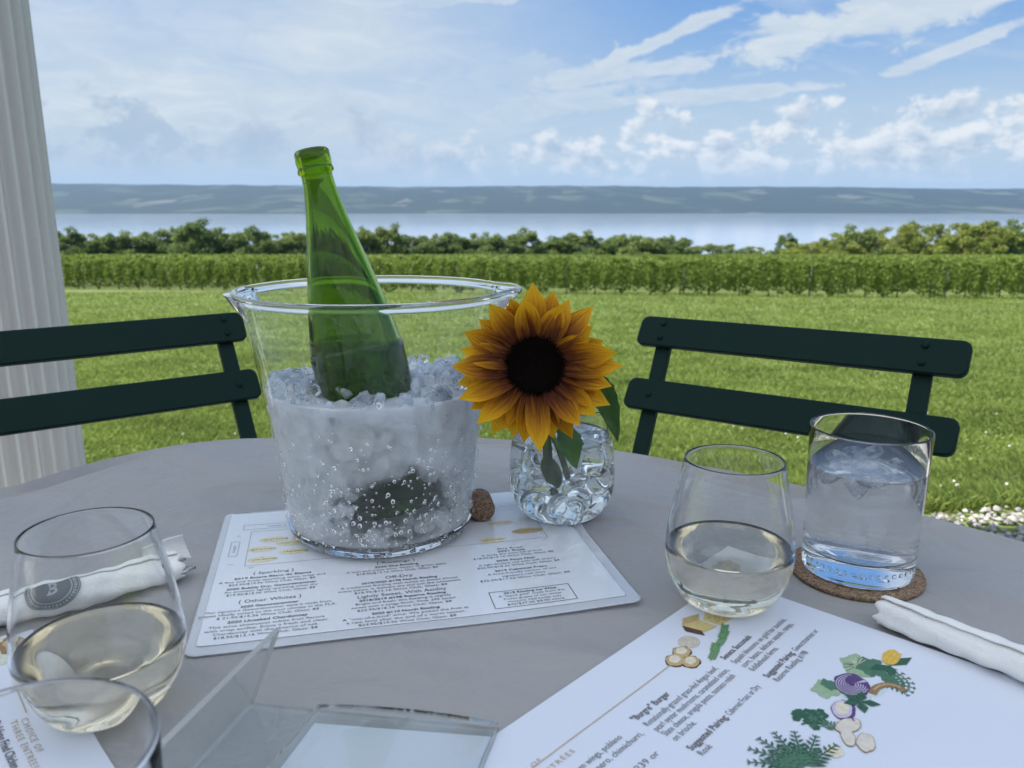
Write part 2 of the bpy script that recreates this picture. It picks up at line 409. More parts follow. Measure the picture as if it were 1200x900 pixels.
def paint(name, c1, c2, rough=0.5, spec=0.5, s=20, coat=0.0):
    m_, t = mat(name); tc = t.add('ShaderNodeTexCoord')
    c = t.mix(t.noise(tc.outputs['Object'], s, 5), c1, c2)
    b = pbsdf(t, Base_Color=c, Roughness=rough, Specular_IOR_Level=spec)
    t.set(b.inputs['Normal'], bump(t, t.noise(tc.outputs['Object'], 180, 3), 0.15, 0.0006)); out(t, b); return m_
M['chair'] = paint('dark_green_paint', (0.004, 0.018, 0.014), (0.006, 0.024, 0.019), 0.5, 0.10)
M['floor'] = paint('porch_concrete', (0.30, 0.29, 0.27), (0.38, 0.37, 0.35), 0.8)

def ground_mat():
    m_, t = mat('lawn_soil'); tc = t.add('ShaderNodeTexCoord'); ob = tc.outputs['Object']
    n = t.noise(ob, 0.35, 5, 0.6); n2 = t.noise(ob, 6, 5, 0.65)
    c = t.mix(n, (0.13, 0.18, 0.040), (0.18, 0.23, 0.055)); c = t.mix(t.smooth(n2, 0.55, 0.75), c, (0.05, 0.075, 0.02))
    far = t.add('ShaderNodeSeparateXYZ', i0=ob)
    c = t.mix(t.smooth(far.outputs[1], 36, 60), c, (0.13, 0.17, 0.045))
    b = pbsdf(t, Base_Color=c, Roughness=0.9); t.set(b.inputs['Normal'], bump(t, n2, 0.5, 0.03)); out(t, b); return m_
M['ground'] = ground_mat()
M['grass'] = leafmat('grass_blade', (0.12, 0.185, 0.032), (0.24, 0.32, 0.068), (0.38, 0.45, 0.14), 0.5, 0.9, 0.45)
M['vine'] = leafmat('vine_leaf', (0.13, 0.20, 0.030), (0.19, 0.27, 0.048), (0.33, 0.41, 0.10), 0.5, 0.5)
M['tree_a'] = leafmat('tree_leaf_deep', (0.12, 0.18, 0.05), (0.16, 0.235, 0.065), (0.22, 0.30, 0.09), 0.45, 0.3)
M['tree_b'] = leafmat('tree_leaf_mid', (0.16, 0.22, 0.06), (0.21, 0.28, 0.075), (0.27, 0.34, 0.10), 0.45, 0.3)
M['tree_c'] = leafmat('tree_leaf_yellowish', (0.22, 0.265, 0.05), (0.27, 0.32, 0.065), (0.33, 0.38, 0.09), 0.45, 0.3)
M['bark'] = plain('bark', (0.12, 0.09, 0.065), 0.9, 4, 0.3)
M['post'] = plain('weathered_post', (0.34, 0.32, 0.31), 0.85, 5, 0.2)
M['clover'] = plain('clover_flower', (0.72, 0.66, 0.68), 0.8, 30, 0.1)
def stone_mat():
    m_, t = mat('gravel_stone'); geo = t.add('ShaderNodeNewGeometry')
    c = t.ramp(geo.outputs['Random Per Island'], [(0, (0.13, 0.12, 0.11)), (0.4, (0.26, 0.25, 0.23)), (0.8, (0.38, 0.36, 0.34)), (1, (0.52, 0.50, 0.48))])
    b = pbsdf(t, Base_Color=c, Roughness=0.8); out(t, b); return m_
M['stone'] = stone_mat()
def lake_mat():
    m_, t = mat('lake_water'); tc = t.add('ShaderNodeTexCoord'); ob = tc.outputs['Object']
    st = t.add('ShaderNodeVectorMath', dict(operation='MULTIPLY'), i0=ob, i1=(0.004, 0.02, 1))
    n = t.noise(ob, 0.12, 4); band = t.noise(st.outputs[0], 1.0, 3)
    b = pbsdf(t, Base_Color=(0.27, 0.33, 0.42), Roughness=t.m('ADD', 0.04, t.m('MULTIPLY', band, 0.07)), IOR=1.33)
    t.set(b.inputs['Normal'], bump(t, n, 0.12, 0.4)); out(t, b); return m_
M['lake'] = lake_mat()
def hill_mat():
    m_, t = mat('far_hill'); tc = t.add('ShaderNodeTexCoord'); ob = tc.outputs['Object']
    st = t.add('ShaderNodeVectorMath', dict(operation='MULTIPLY'), i0=ob, i1=(0.0085, 0.0030, 0.01))
    vo = t.add('ShaderNodeTexVoronoi', dict(feature='F1'), Vector=st.outputs[0], Scale=1.0)
    sp = t.add('ShaderNodeSeparateColor', i0=vo.outputs['Color'])
    fld = t.smooth(sp.outputs[0], 0.60, 0.72)
    n = t.noise(ob, 0.004, 5, 0.65)
    woods = t.mix(n, (0.008, 0.018, 0.014), (0.020, 0.036, 0.024)); field = t.mix(t.m('POWER', sp.outputs[1], 3.0), (0.035, 0.060, 0.035), (0.10, 0.10, 0.085))
    c = t.mix(t.m('MULTIPLY', fld, t.smooth(n, 0.42, 0.55)), woods, field)
    b = pbsdf(t, Base_Color=c, Roughness=0.95); out(t, b); return m_
M['hill'] = hill_mat()

# ------------------------------------------------------------------ setting: ground, lake, hills, haze
def drop(y):
    y = np.asarray(y, float)
    d = 1.9 + 0.074*y - 1.03*np.exp(-(np.maximum(y, 0)-2.6)/5)
    d = np.where(y > 52, 1.9+0.074*52 + (y-52)*0.066, d)
    d = np.where(y > 190, 1.9+0.074*52 + 138*0.066 + (y-190)*0.105, d)
    d = np.where(y < 2.95, np.maximum(d, 1.135), d)
    return d
def gz(x, y): return CAMZ - drop(y)
def build_ground():
    ys = np.concatenate([np.array([-3000, -300, -60, -10, 0, 2.0]), np.linspace(2.3, 12, 50), np.linspace(13, 60, 60), np.linspace(62, 200, 60), np.linspace(220, 1500, 20), [9500]])
    xs = np.concatenate([-np.geomspace(9500, 12, 26), np.linspace(-11, 11, 45), np.geomspace(12, 9500, 26)])
    V = []; 
    for y in ys:
        for x in xs:
            z = float(gz(x, y)); z = max(z, CAMZ-62.0)
            if 2.9 < y < 40: z += 0.02*math.sin(x*0.9+y*0.35)*math.sin(y*0.5-x*.3)
            V.append((x, y, z))
    nx = len(xs); F = [(j*nx+i, j*nx+i+1, (j+1)*nx+i+1, (j+1)*nx+i) for j in range(len(ys)-1) for i in range(nx-1)]
    tag(mesh('ground', V, F, M['ground']), kind='structure')
build_ground()
LZ = CAMZ-60.0
def build_lake():
    V = [(-9000, 640, LZ), (9000, 640, LZ), (9000, 3400, LZ), (-9000, 3400, LZ)]
    tag(mesh('lake', V, [(0, 1, 2, 3)], M['lake'], smooth=False), kind='structure')
build_lake()
def build_hills():
    xs = np.linspace(-7500, 7500, 260); ys = np.concatenate([np.linspace(2960, 6200, 60), [6600, 7400]])
    V = []
    ph = RNG.uniform(0, 6.28, 12)
    for y in ys:
        for x in xs:
            sh = 3000 + 40*math.sin(x/700+ph[0]) + 18*math.sin(x/190+ph[1])
            t_ = min(1, max(0, (y-sh)/1900)); s_ = t_*t_*(3-2*t_)
            H = 122 + 9*math.sin(x/2100+ph[2]) + 5*math.sin(x/640+ph[3]) + 2.5*math.sin(x/260+ph[7]) - 0.0016*x + 1.6*math.sin(x/150+ph[4])*math.sin(y/170)
            z = LZ - 3 + s_*H + (5 if t_ > 0 else 0)*min(1, t_*30) + 2.0*math.sin(x/61+y/90+ph[5])*s_ + 1.3*math.sin(x/23+ph[6])*s_ + RNG.uniform(-1.1, 1.1)*s_
            if y > 6300: z = LZ + 20
            V.append((x, y, z))
    nx = len(xs); F = [(j*nx+i, j*nx+i+1, (j+1)*nx+i+1, (j+1)*nx+i) for j in range(len(ys)-1) for i in range(nx-1)]
    tag(mesh('hills', V, F, M['hill'], smooth=False), kind='structure')
build_hills()
def build_haze():
    m_, t = mat('haze_air')
    v = t.add('ShaderNodeVolumePrincipled', Color=(0.40, 0.62, 0.98), Density=0.52e-4, Anisotropy=0.1)
    out(t, None, v)
    mb = MB(); mb.box((0, 3200, (LZ-6+95)/2), (19400, 13000, 95-(LZ-6)))
    tag(mb.build('haze', m_), kind='stuff')
build_haze()

# ------------------------------------------------------------------ porch: floor, added awning, column, house wall
AWNING_T = 0.60  # translucent share of the added awning, sets how bright the table gets
def build_porch():
    mb = MB(); mb.box((0, -0.4, -0.08), (14, 5.2, 0.16)); mb.box((-1.46, 2.30, -.06), (.50, .50, .12)); tag(mb.build('floor', M['floor']), kind='structure')
    r = empty('added_awning', (0, 0, 2.9)); tag(r, 'added pale blue fabric awning above the frame, shading the table and filling it with soft light', 'awning')  # awning with its beam and rafters is added, unseen, to light the table
    m_, t = mat('added_awning_fabric'); d = t.add('ShaderNodeBsdfDiffuse', Color=(.52, .57, .64)); tr = t.add('ShaderNodeBsdfTranslucent', Color=(.66, .72, .84))  # blue tint cools the light reaching the table
    out(t, t.add('ShaderNodeMixShader', i0=AWNING_T, i1=d.outputs[0], i2=tr.outputs[0]))
    V = []; nx, ny = 56, 24
    for j in range(ny+1):
        for i in range(nx+1): x, y = -7+14*i/nx, -3+4.55*j/ny; V.append((x, y, .03*math.cos(x*2*PI/1.75)+.05*math.cos(y*.5)))
    mesh('added_canopy', V, [(j*(nx+1)+i, j*(nx+1)+i+1, (j+1)*(nx+1)+i+1, (j+1)*(nx+1)+i) for j in range(ny) for i in range(nx)], m_, r)
    mb = MB(); mb.box((0, 1.5, -.10), (14, 0.06, 0.08), bev=0.01); mb.build('beam', M['white_paint'], r)
    mb = MB(); mb.box((0, 2.32, 2.83), (14, 0.24, 0.22), bev=0.01); tag(mb.build('porch_beam', M['white_paint']), 'white timber beam carried by the fluted column, above the frame', 'beam')
    for i in range(9): mb = MB(); mb.box((-7+1.75*i, -.7, -.035), (.05, 4.6, .05)); mb.build('rafter', M['white_paint'], r)
    w = MB()
    for i in range(22): w.box((0, -3.05, 0.06+0.128*i), (14, 0.05, 0.12), R=Matrix.Rotation(math.radians(-4), 3, 'X'))
    tag(w.build('house_wall', plain('grey_paint', (.52, .52, .52), .6, 3, .05)), 'grey clapboard house wall at the back of the porch', 'wall')
    # fluted column
    c = empty('porch_column', (-1.468, 2.32, 0)); tag(c, 'white fluted porch column rising beyond the left chair', 'column')
    R_, nf = 0.165, 24; V = []; hs = [0.14, 2.60]; n = nf*12
    for z in hs:
        for k in range(n):
            a = 2*PI*k/n; u = (k % 12)/12
            f = math.sin(PI*min(1, max(0, (u-0.10)/0.80)))**0.7 if 0.10 < u < 0.90 else 0
            r_ = R_ - 0.027*f; V.append((r_*math.cos(a), r_*math.sin(a), z))
    F = [(k, (k+1) % n, n+(k+1) % n, n+k) for k in range(n)]
    sh = mesh('shaft', V, F, M['white_paint'], c, smooth=False)
    Vb, Fb = lathe([(0, 0), (0.22, 0), (0.22, .05), (0.215, .055), (0.222, .075), (.215, .10), (.19, .11), (.178, .135), (.165, .142), (0, .142)], 64)
    mesh('base', Vb, Fb, M['white_paint'], c)
    Vb, Fb = lathe([(0, 2.595), (.168, 2.595), (.175, 2.62), (.20, 2.65), (.205, 2.69), (.22, 2.70), (.22, 2.72), (0, 2.72)], 64)
    mesh('capital', Vb, Fb, M['white_paint'], c)
build_porch()

# ------------------------------------------------------------------ gravel, grass, clover
def rand_unit(n): 
    v = RNG.normal(size=(n, 3)); return v/np.linalg.norm(v, axis=1)[:, None]
def build_gravel():
    # low stones, octahedron based
    n = 7800; base = np.array([(1, 0, 0), (0, 1, 0), (-1, 0, 0), (0, -1, 0), (0, 0, 1), (0, 0, -1)], float)
    faces = [(0, 1, 4), (1, 2, 4), (2, 3, 4), (3, 0, 4), (1, 0, 5), (2, 1, 5), (3, 2, 5), (0, 3, 5)]
    x = RNG.uniform(-3.4, 3.6, n); y = 2.22+RNG.uniform(0, 0.60, n) + 0.03*np.sin(x*3)+0.015*np.sin(x*11)
    V = []; F = []
    z0 = CAMZ-1.132
    for i in range(n):
        s_ = RNG.uniform(0.007, 0.017); b = base*s_*RNG.uniform(0.65, 1.15, (6, 3))*(1, 1, 0.8)
        # subdivide once for rounder stones
        a = RNG.uniform(0, 6.28); c, s2 = math.cos(a), math.sin(a)
        b = b @ np.array([(c, s2, 0), (-s2, c, 0), (0, 0, 1)]); 
        k = len(V); cz = z0 + RNG.uniform(0.0, 0.018)
        pts = list(b); fl = []; cache = {}
        def mid(p, q):
            kk = (min(p, q), max(p, q))
            if kk not in cache: cache[kk] = len(pts); pts.append((pts[p]+pts[q])*0.5*1.28)
            return cache[kk]
        for (p, q, r) in faces:
            u, v, w = mid(p, q), mid(q, r), mid(r, p); fl += [(p, u, w), (u, q, v), (w, v, r), (u, v, w)]
        V += [(p[0]+x[i], p[1]+y[i], p[2]+cz) for p in pts]; F += [(k+a1, k+b1, k+c1) for a1, b1, c1 in fl]
    tag(mesh('gravel', V, F, M['stone'], smooth=False), kind='stuff', label='pale grey gravel strip between porch and lawn', cat='gravel')
build_gravel()
def build_grass():
    n = 760000
    u = RNG.uniform(0, 1, n); p = 1.15; y0, y1 = 2.84, 46.0
    y = (y0**(1-p) + u*(y1**(1-p)-y0**(1-p)))**(1/(1-p))
    hw = 0.98*y + 1.2; x = RNG.uniform(-1, 1, n)*hw
    ymax = 47.5-0.26*x
    keep = y < ymax; x, y = x[keep], y[keep]; n = len(x)
    y = np.where(y < 3.0, y + 0.03*np.sin(x*3)+0.02*np.sin(x*11), y)
    cl = np.sin(x*2.1+np.sin(y*1.7)*2)*np.sin(y*2.3+np.sin(x*1.3)*2)          # uneven growth
    k = (y/3.2)**0.62
    h = (0.030+0.030*RNG.uniform(0, 1, n)+0.014*cl)*(0.75+0.25*k); h = np.where(y < 3.0, h*0.8, h)
    w = (0.0016+0.0016*RNG.uniform(0, 1, n))*k*1.35
    a = RNG.uniform(0, 2*PI, n); lean = RNG.uniform(0.1, 1.1, n)*h; la = RNG.uniform(0, 2*PI, n)
    z = gz(x, y) + 0.02*np.sin(x*0.9+y*0.35)*np.sin(y*0.5-x*.3) - 0.004
    dx, dy = np.cos(a)*w, np.sin(a)*w
    V = np.empty((n, 4, 3), np.float32)
    mx, my = x+np.cos(la)*lean*0.35, y+np.sin(la)*lean*0.35
    V[:, 0] = np.stack([x-dx, y-dy, z], 1); V[:, 1] = np.stack([x+dx, y+dy, z], 1)
    V[:, 2] = np.stack([mx+dx*.8, my+dy*.8, z+h*0.62], 1)
    V[:, 3] = np.stack([x+np.cos(la)*lean, y+np.sin(la)*lean, z+h], 1)
    tag(fastmesh('grass', V.reshape(-1, 3), 4, M['grass']), kind='stuff', label='mown green lawn between the porch and the vines', cat='grass')
    # clover leaves and flower heads
    m_ = 26000; y = 2.9+RNG.uniform(0, 1, m_)**2*9; x = RNG.uniform(-1, 1, m_)*(0.8*y+.5)
    patch = np.sin(x*1.7+2)*np.sin(y*2.2+1) + 0.4*np.sin(x*5+y*3); keep = patch > 0.15; x, y = x[keep], y[keep]; m_ = len(x)
    z = gz(x, y)+0.035+RNG.uniform(0, 0.025, m_); s_ = RNG.uniform(0.006, 0.012, m_)
    T = rand_unit(m_); T[:, 2] = np.abs(T[:, 2])*2.0; T /= np.linalg.norm(T, axis=1)[:, None]
    A = np.cross(T, rand_unit(m_)); A /= np.linalg.norm(A, axis=1)[:, None]; B = np.cross(T, A)
    C0 = np.stack([x, y, z], 1); Q = np.stack([C0+(A*c+B*d)*s_[:, None] for c, d in ((-1, 0), (-.5, -.9), (.6, -.8), (1, 0), (.6, .8), (-.5, .9))], 1)
    tag(fastmesh('clover', Q.reshape(-1, 3), 6, M['vine']), kind='stuff', label='broad clover leaves mixed through the near lawn', cat='clover')
    mb = MB()
    for i in range(70):
        y_ = 3.0+RNG.uniform(0, 1)**1.5*9; x_ = RNG.uniform(-1, 1)*(0.7*y_+.3); z_ = float(gz(x_, y_))+0.06; r_ = RNG.uniform(.005, .008)
        Vq, Fq = lathe([(0, -r_), (r_*.8, -r_*.55), (r_, 0), (r_*.7, r_*.7), (0, r_)], 7)
        mb.add([(a_+x_, b_+y_, c_+z_) for a_, b_, c_ in Vq], Fq)
    tag(mb.build('clover_flowers', M['clover'], smooth=True), kind='stuff', label='tiny pale clover flowers scattered over the lawn', cat='clover')
build_grass()

# ------------------------------------------------------------------ vines and trees
def leaf_quads(C, size, flat=0.0):
    n = len(C); T = rand_unit(n); T[:, 2] += flat; T /= np.linalg.norm(T, axis=1)[:, None]
    A = np.cross(T, rand_unit(n)); A /= np.linalg.norm(A, axis=1)[:, None]; B = np.cross(T, A)
    s_ = (size*RNG.uniform(0.6, 1.3, n))[:, None]
    return np.stack([C-A*s_*.5, C-B*s_*.42, C+A*s_*.5+T*s_*.12, C+B*s_*.42], 1).reshape(-1, 3)
def row_points(L, n, hmin, hmax, wid):
    x = RNG.uniform(-L/2, L/2, n); f = RNG.uniform(0, 1, n)
    hv = hmax + 0.10*np.sin(x*1.7)+0.08*np.sin(x*4.1+1)+0.05*np.sin(x*9.3)
    lo = hmin + 0.10*np.sin(x*2.9+.5)+0.08*np.sin(x*7.7)
    z = lo + (hv-lo)*f
    wv = wid*(0.6+0.5*np.sin(PI*np.clip((z-lo)/(hv-lo), 0, 1))**0.6)*(1+0.22*np.sin(x*3.3+z*2)+0.15*np.sin(x*8.1))
    side = np.sign(RNG.uniform(-1, 1, n)); rr = RNG.uniform(0.55, 1.0, n)**0.5
    top = RNG.uniform(0, 1, n) < 0.22; y = np.where(top, RNG.uniform(-1, 1, n)*wv*.7, side*rr*wv)
    z = np.where(top, hv+RNG.uniform(-.06, .10, n)*RNG.uniform(0.2, 1.6, n), z)
    return np.stack([x, y, z], 1)
def build_vines():
    # front row: from (-34, 53.5) to (30, 37)
    P0, P1 = Vector((-36, 53.8)), Vector((32, 36.6)); d = P1-P0; L = d.length; ang = math.atan2(d.y, d.x)
    mid = (P0+P1)/2
    def sl(o, x):   # follow the slope along the row
        pass
    root = empty('vine_row', (mid.x, mid.y, float(gz(mid.x, mid.y))), ang)
    tag(root, 'front row of leafy grapevines, with trunks and posts showing beneath', 'grapevine row', 'rows of grapevines')
    C = row_points(L, 66000, 0.24, 1.72, 0.34); 
    wy = mid.y + C[:, 0]*math.sin(ang); C[:, 2] += gz(0, wy) - float(gz(0, mid.y))
    fastmesh('foliage', leaf_quads(C, 0.13, 0.3), 4, M['vine'], root)
    n = int(L/6.2)
    for i in range(n):
        x = -L/2 + 3 + i*6.2; z = float(gz(0, mid.y+x*math.sin(ang)) - gz(0, mid.y))
        mb = MB(); mb.tube([(x, -.12, z-.1), (x, -.12, z+1.55)], 0.055, 8); mb.build('trellis_post', M['post'], root, True)
    for i in range(46):
        x = -L/2 + 1.2 + i*1.5; z = float(gz(0, mid.y+x*math.sin(ang)) - gz(0, mid.y))
        mb = MB(); j = random.uniform(-.1, .1); mb.tube([(x, 0, z-.1), (x+j, -.05, z+.35), (x-j, 0, z+.8)], [.04, .032, .025], 6); mb.build('vine_trunk', M['bark'], root, True)
    # rows further down the slope
    C = row_points(260, 46000, 0.5, 1.72, 0.36)
    ang2 = math.radians(-4); me = None; i = 0; y = mid.y + 3.0
    Cn = C.copy(); Cn[:, 2] += -(C[:, 0]*math.sin(ang2))*0.066
    first = None; k = 0
    while y < 150:
        root = empty('vine_row', (0, y, float(gz(0, y))), ang2 if k > 2 else ang)
        if k <= 2: root.rotation_euler.z = ang + (ang2-ang)*(k+1)/4
        tag(root, 'grapevine row behind the front one, only its leafy top showing', 'grapevine row', 'rows of grapevines')
        if first is None: first = fastmesh('foliage', leaf_quads(Cn, 0.24, 0.5), 4, M['vine'], root)
        else:
            o = bpy.data.objects.new('foliage', first.data); COL.objects.link(o); o.parent = root
            o.location.x = ((k*37) % 11 - 5)*1.3
        y += 2.7 if k < 10 else 3.6; k += 1
build_vines()

def tree_proto(kind, seed):
    r = np.random.default_rng(seed); blobs = []
    nb = 46; H = 1.0
    for i in range(nb):
        f = r.uniform(0, 1); a = r.uniform(0, 2*PI); rad = 0.37*math.sin(PI*min(1, 0.22+f*0.70))**0.6*r.uniform(.25, 1)**.6*(1+.18*math.sin(2*a+seed))
        if kind == 'shrub': rad *= 1.5
        blobs.append((rad*math.cos(a), rad*math.sin(a), 0.11+f*0.80*(1-.25*abs(math.sin(a*1.5+seed))), r.uniform(0.075, 0.135)*(1.15-0.4*f)))
    pts = []; n = 11000
    w = np.array([b[3]**2 for b in blobs]); w /= w.sum()
    for i, b in enumerate(blobs):
        m_ = int(n*w[i]); d = r.normal(size=(m_, 3)); d /= np.linalg.norm(d, axis=1)[:, None]
        rr = np.abs(r.normal(.86, .22, m_)); pts.append(np.array(b[:3]) + d*(rr*b[3])[:, None]*(1, 1, .9))
    C = np.concatenate(pts); C = C[C[:, 2] > 0.06]
    return C, blobs
def build_trees():
    protos = {}
    for kind in ('round', 'shrub'):
        for s_ in range(3):
            C, bl = tree_proto(kind, 40+s_+(10 if kind == 'shrub' else 0))
            V = leaf_quads(C, 0.036, 0.4)
            for mk in ('tree_a', 'tree_b', 'tree_c'):
                pass
            protos[(kind, s_)] = (V, bl)
    cache = {}
    def px(u, Y): return (u-600)/950*(Y*0.974+0.225*11)
    spec = []  # u px, top v, kind, material, distance, width factor
    base = [(62, 274, 'a'), (84, 272, 'a'), (108, 275, 'b'), (132, 274, 'a'), (158, 276, 'b'), (182, 271, 'a'), (206, 267, 'b'), (228, 263, 'a'), (252, 266, 'a'), (276, 273, 'b'),
            (303, 270, 'a'), (326, 274, 'b'), (348, 272, 'b'), (372, 274, 'a'), (396, 266, 'a'), (424, 267, 'b'), (456, 268, 'b'), (484, 276, 'a'), (508, 275, 'b'), (534, 277, 'a'), (560, 273, 'b'),
            (588, 275, 'a'), (610, 273, 'b'), (640, 284, 'b'), (658, 277, 'a'), (684, 275, 'b'), (706, 280, 'a'), (730, 275, 'b'), (752, 281, 'b'), (772, 279, 'a'), (790, 277, 'a'),
            (836, 287, 's'), (862, 290, 's'), (888, 292, 's'), (925, 278, 'p'), (952, 285, 'y'), (975, 278, 'y'), (1002, 270, 'b'), (1028, 278, 'y'), (1052, 269, 'y'), (1078, 262, 'y'),
            (1102, 265, 'y'), (1128, 268, 'y'), (1150, 262, 'y'), (1168, 258, 'a'), (1190, 266, 'y'), (1214, 268, 'y'), (1240, 264, 'y')]
    labels = {'a': 'deep green round-crowned tree in the row beyond the vines', 'b': 'mid green loose-crowned tree in the row beyond the vines',
              's': 'low green bush in the gap before the lake, right of the tree row', 'p': 'lone dark tree standing between the low bushes and the right-hand thicket',
              'y': 'yellow-green bushy tree in the thicket at the right of the shore'}
    ones = 'first second third fourth fifth sixth seventh eighth ninth tenth eleventh twelfth thirteenth fourteenth fifteenth sixteenth seventeenth eighteenth nineteenth twentieth'.split()
    ORD = ones + ['twenty-'+w for w in ones[:9]] + ['thirtieth', 'thirty-first', 'thirty-second', 'thirty-third']; ys_n = 0
    for i, (u, v, k) in enumerate(base):
        Y = 162 + (i*29 % 7)*2.5
        top = -(math.tan(PITCH + math.atan((v-450)/950)))*Y   # height above the eye
        g = float(gz(0, Y)); Ht = (CAMZ + top - g)*1.16 + 0.3
        shape = 'shrub' if k in 'sy' else 'round'; var = i % 3
        mk = {'a': 'tree_a', 'b': 'tree_b', 's': 'tree_b', 'p': 'tree_a', 'y': 'tree_c'}[k]
        key = (shape, var, mk)
        root = empty('tree' if k != 's' else 'bush', (px(u, Y), Y, g), i*1.3)
        wf = {'a': 11.8, 'b': 11.4, 's': 10.0, 'p': 7.0, 'y': 12.5}[k]*(0.85+0.3*((i*37) % 10)/10)
        root.scale = (wf, wf, Ht)
        if key not in cache:
            V, bl = protos[(shape, var)]
            crown = fastmesh('crown', V, 4, M[mk], root)
            mb = MB(); mb.tube([(0, 0, -.05), (.01, 0, .2), (0, .01, .5), (.01, 0, .8)], [.03, .024, .016, .005], 7)
            for b in bl[:7]: mb.tube([(0, 0, .15+.3*b[2]), (b[0]*.6, b[1]*.6, b[2]*.8), b[:3]], [.012, .008, .003], 5)
            trunk = mb.build('trunk', M['bark'], root, True)
            cache[key] = (crown.data, trunk.data)
        else:
            for nm, me in zip(('crown', 'trunk'), cache[key]):
                o = bpy.data.objects.new(nm, me); COL.objects.link(o); o.parent = root
        lab = labels[k]
        if k == 'b' and u == 1002: lab = 'dark rounded tree standing at the near edge of the yellow-green thicket'
        if k == 'a' and u == 1168: lab = 'dark tree top rising above the yellow-green thicket on the right'
        if k in 'ab' and u < 800: lab = ORD[i] + (' tree, deep green,' if k == 'a' else ' tree, paler green,') + ' counted from the porch column, beyond the vines'
        if k == 's': lab = {836: 'leftmost', 862: 'middle', 888: 'rightmost'}[u] + ' of three low green bushes in the gap where the lake shows'
        if k == 'y': lab = ORD[ys_n] + ' yellow-green tree from the left in the thicket by the right shore'; ys_n += 1
        tag(root, lab, 'bush' if k == 's' else 'tree', 'trees by the lake shore')
build_trees()
#@@PART2
# ------------------------------------------------------------------ table with cloth
TC = Vector((-0.12, 0.39))
def build_table():
    ed = [(-.536, .803), (-.493, .892), (-.4335, .9615), (-.401, .987), (-.33, 1.002), (-.16, 1.0), (0, .994), (.126, .954), (.2165, .889), (.3066, .8235), (.4125, .735), (.4626, .6825), (.50, .62)]
    ang = [math.atan2(y-TC.y, x-TC.x) for x, y in ed]; rad = [math.hypot(x-TC.x, y-TC.y) for x, y in ed]
    o_ = np.argsort(ang); ang = np.array(ang)[o_]; rad = np.array(rad)[o_]
    def R(a):
        a = (a+PI) % (2*PI)-PI
        if a < ang[0] or a > ang[-1]:
            return 0.615
        return float(np.interp(a, ang, rad))
    n = 288; Rs = np.array([R(2*PI*k/n) for k in range(n)])
    for _ in range(3): Rs = (np.roll(Rs, 1)+2*Rs+np.roll(Rs, -1))/4
    root = empty('round_table', (TC.x, TC.y, 0)); tag(root, 'round dining table hidden under the grey cloth', 'table')
    V, F = lathe([(0, .705), (.575, .705), (.59, .712), (.59, .728), (.58, .7345), (0, .7345)], 96); mesh('tabletop', V, F, M['post'], root)
    V, F = lathe([(0, .03), (.03, .03), (.03, .6), (.06, .66), (.09, .705), (0, .705)], 32); mesh('pedestal', V, F, M['chair'], root)
    for k in range(4):
        a = k*PI/2+.5; mb = MB(); mb.tube([(0, 0, .08), (.2*math.cos(a), .2*math.sin(a), .07), (.34*math.cos(a), .34*math.sin(a), .02)], [.025, .02, .018], 8); mb.build('foot', M['chair'], root, True)
    prof = [(0.0, 0)]
    fr = [.04, .1, .18, .26, .34, .42, .5, .58, .66, .73, .79, .84, .88, .915, .94, .96, .975, .985]
    V = [(0, 0, 0)]; rows = []
    def zt(x, y, f):
        w = (0.0034*math.sin(7*x+3*y+1)*math.sin(5*y-2*x) + .0012*math.sin(23*x-9*y))*min(1, max(0, (f-.72)/.2)) - .008*max(0, (f-.9)/.1)**2*(1+math.sin(9*math.atan2(y, x)))
        return w
    for f in fr:
        st = len(V)
        for k in range(n):
            a = 2*PI*k/n; r = Rs[k]*f; x, y = r*math.cos(a), r*math.sin(a)
            V.append((x, y, zt(x, y, f)))
        rows.append(st)
    # rounded edge, then the hanging cloth with soft folds
    for dr, dz in ((-.004, -.0012), (0, -.004), (.0025, -.008), (.003, -.014), (.003, -.03), (.004, -.06), (.006, -.10), (.008, -.15), (.010, -.2), (.012, -.27)):
        st = len(V)
        for k in range(n):
            a = 2*PI*k/n; fold = 0.016*math.sin(a*14+.7*math.sin(a*3))*min(1, max(0, (-dz-.02)/.2)) + 0.008*math.sin(a*31)*min(1, max(0, (-dz-.02)/.2))
            r = Rs[k]*1.0+dr+fold + .01*min(1, max(0, (-dz-.02)/.2)); V.append((r*math.cos(a), r*math.sin(a), dz+ (0.0015*math.sin(a*9) if dz > -.02 else 0)))
        rows.append(st)
    F = [(0, rows[0]+k, rows[0]+(k+1) % n) for k in range(n)]
    for i in range(len(rows)-1):
        A, B = rows[i], rows[i+1]; F += [(A+k, B+k, B+(k+1) % n, A+(k+1) % n) for k in range(n)]
    c = mesh('tablecloth', V, F, M['cloth']); c.location = (TC.x, TC.y, TZ)
    md = c.modifiers.new('thick', 'SOLIDIFY'); md.thickness = 0.0012; md.offset = -1
    tag(c, 'grey cotton tablecloth draped over the round table', 'tablecloth')
build_table()

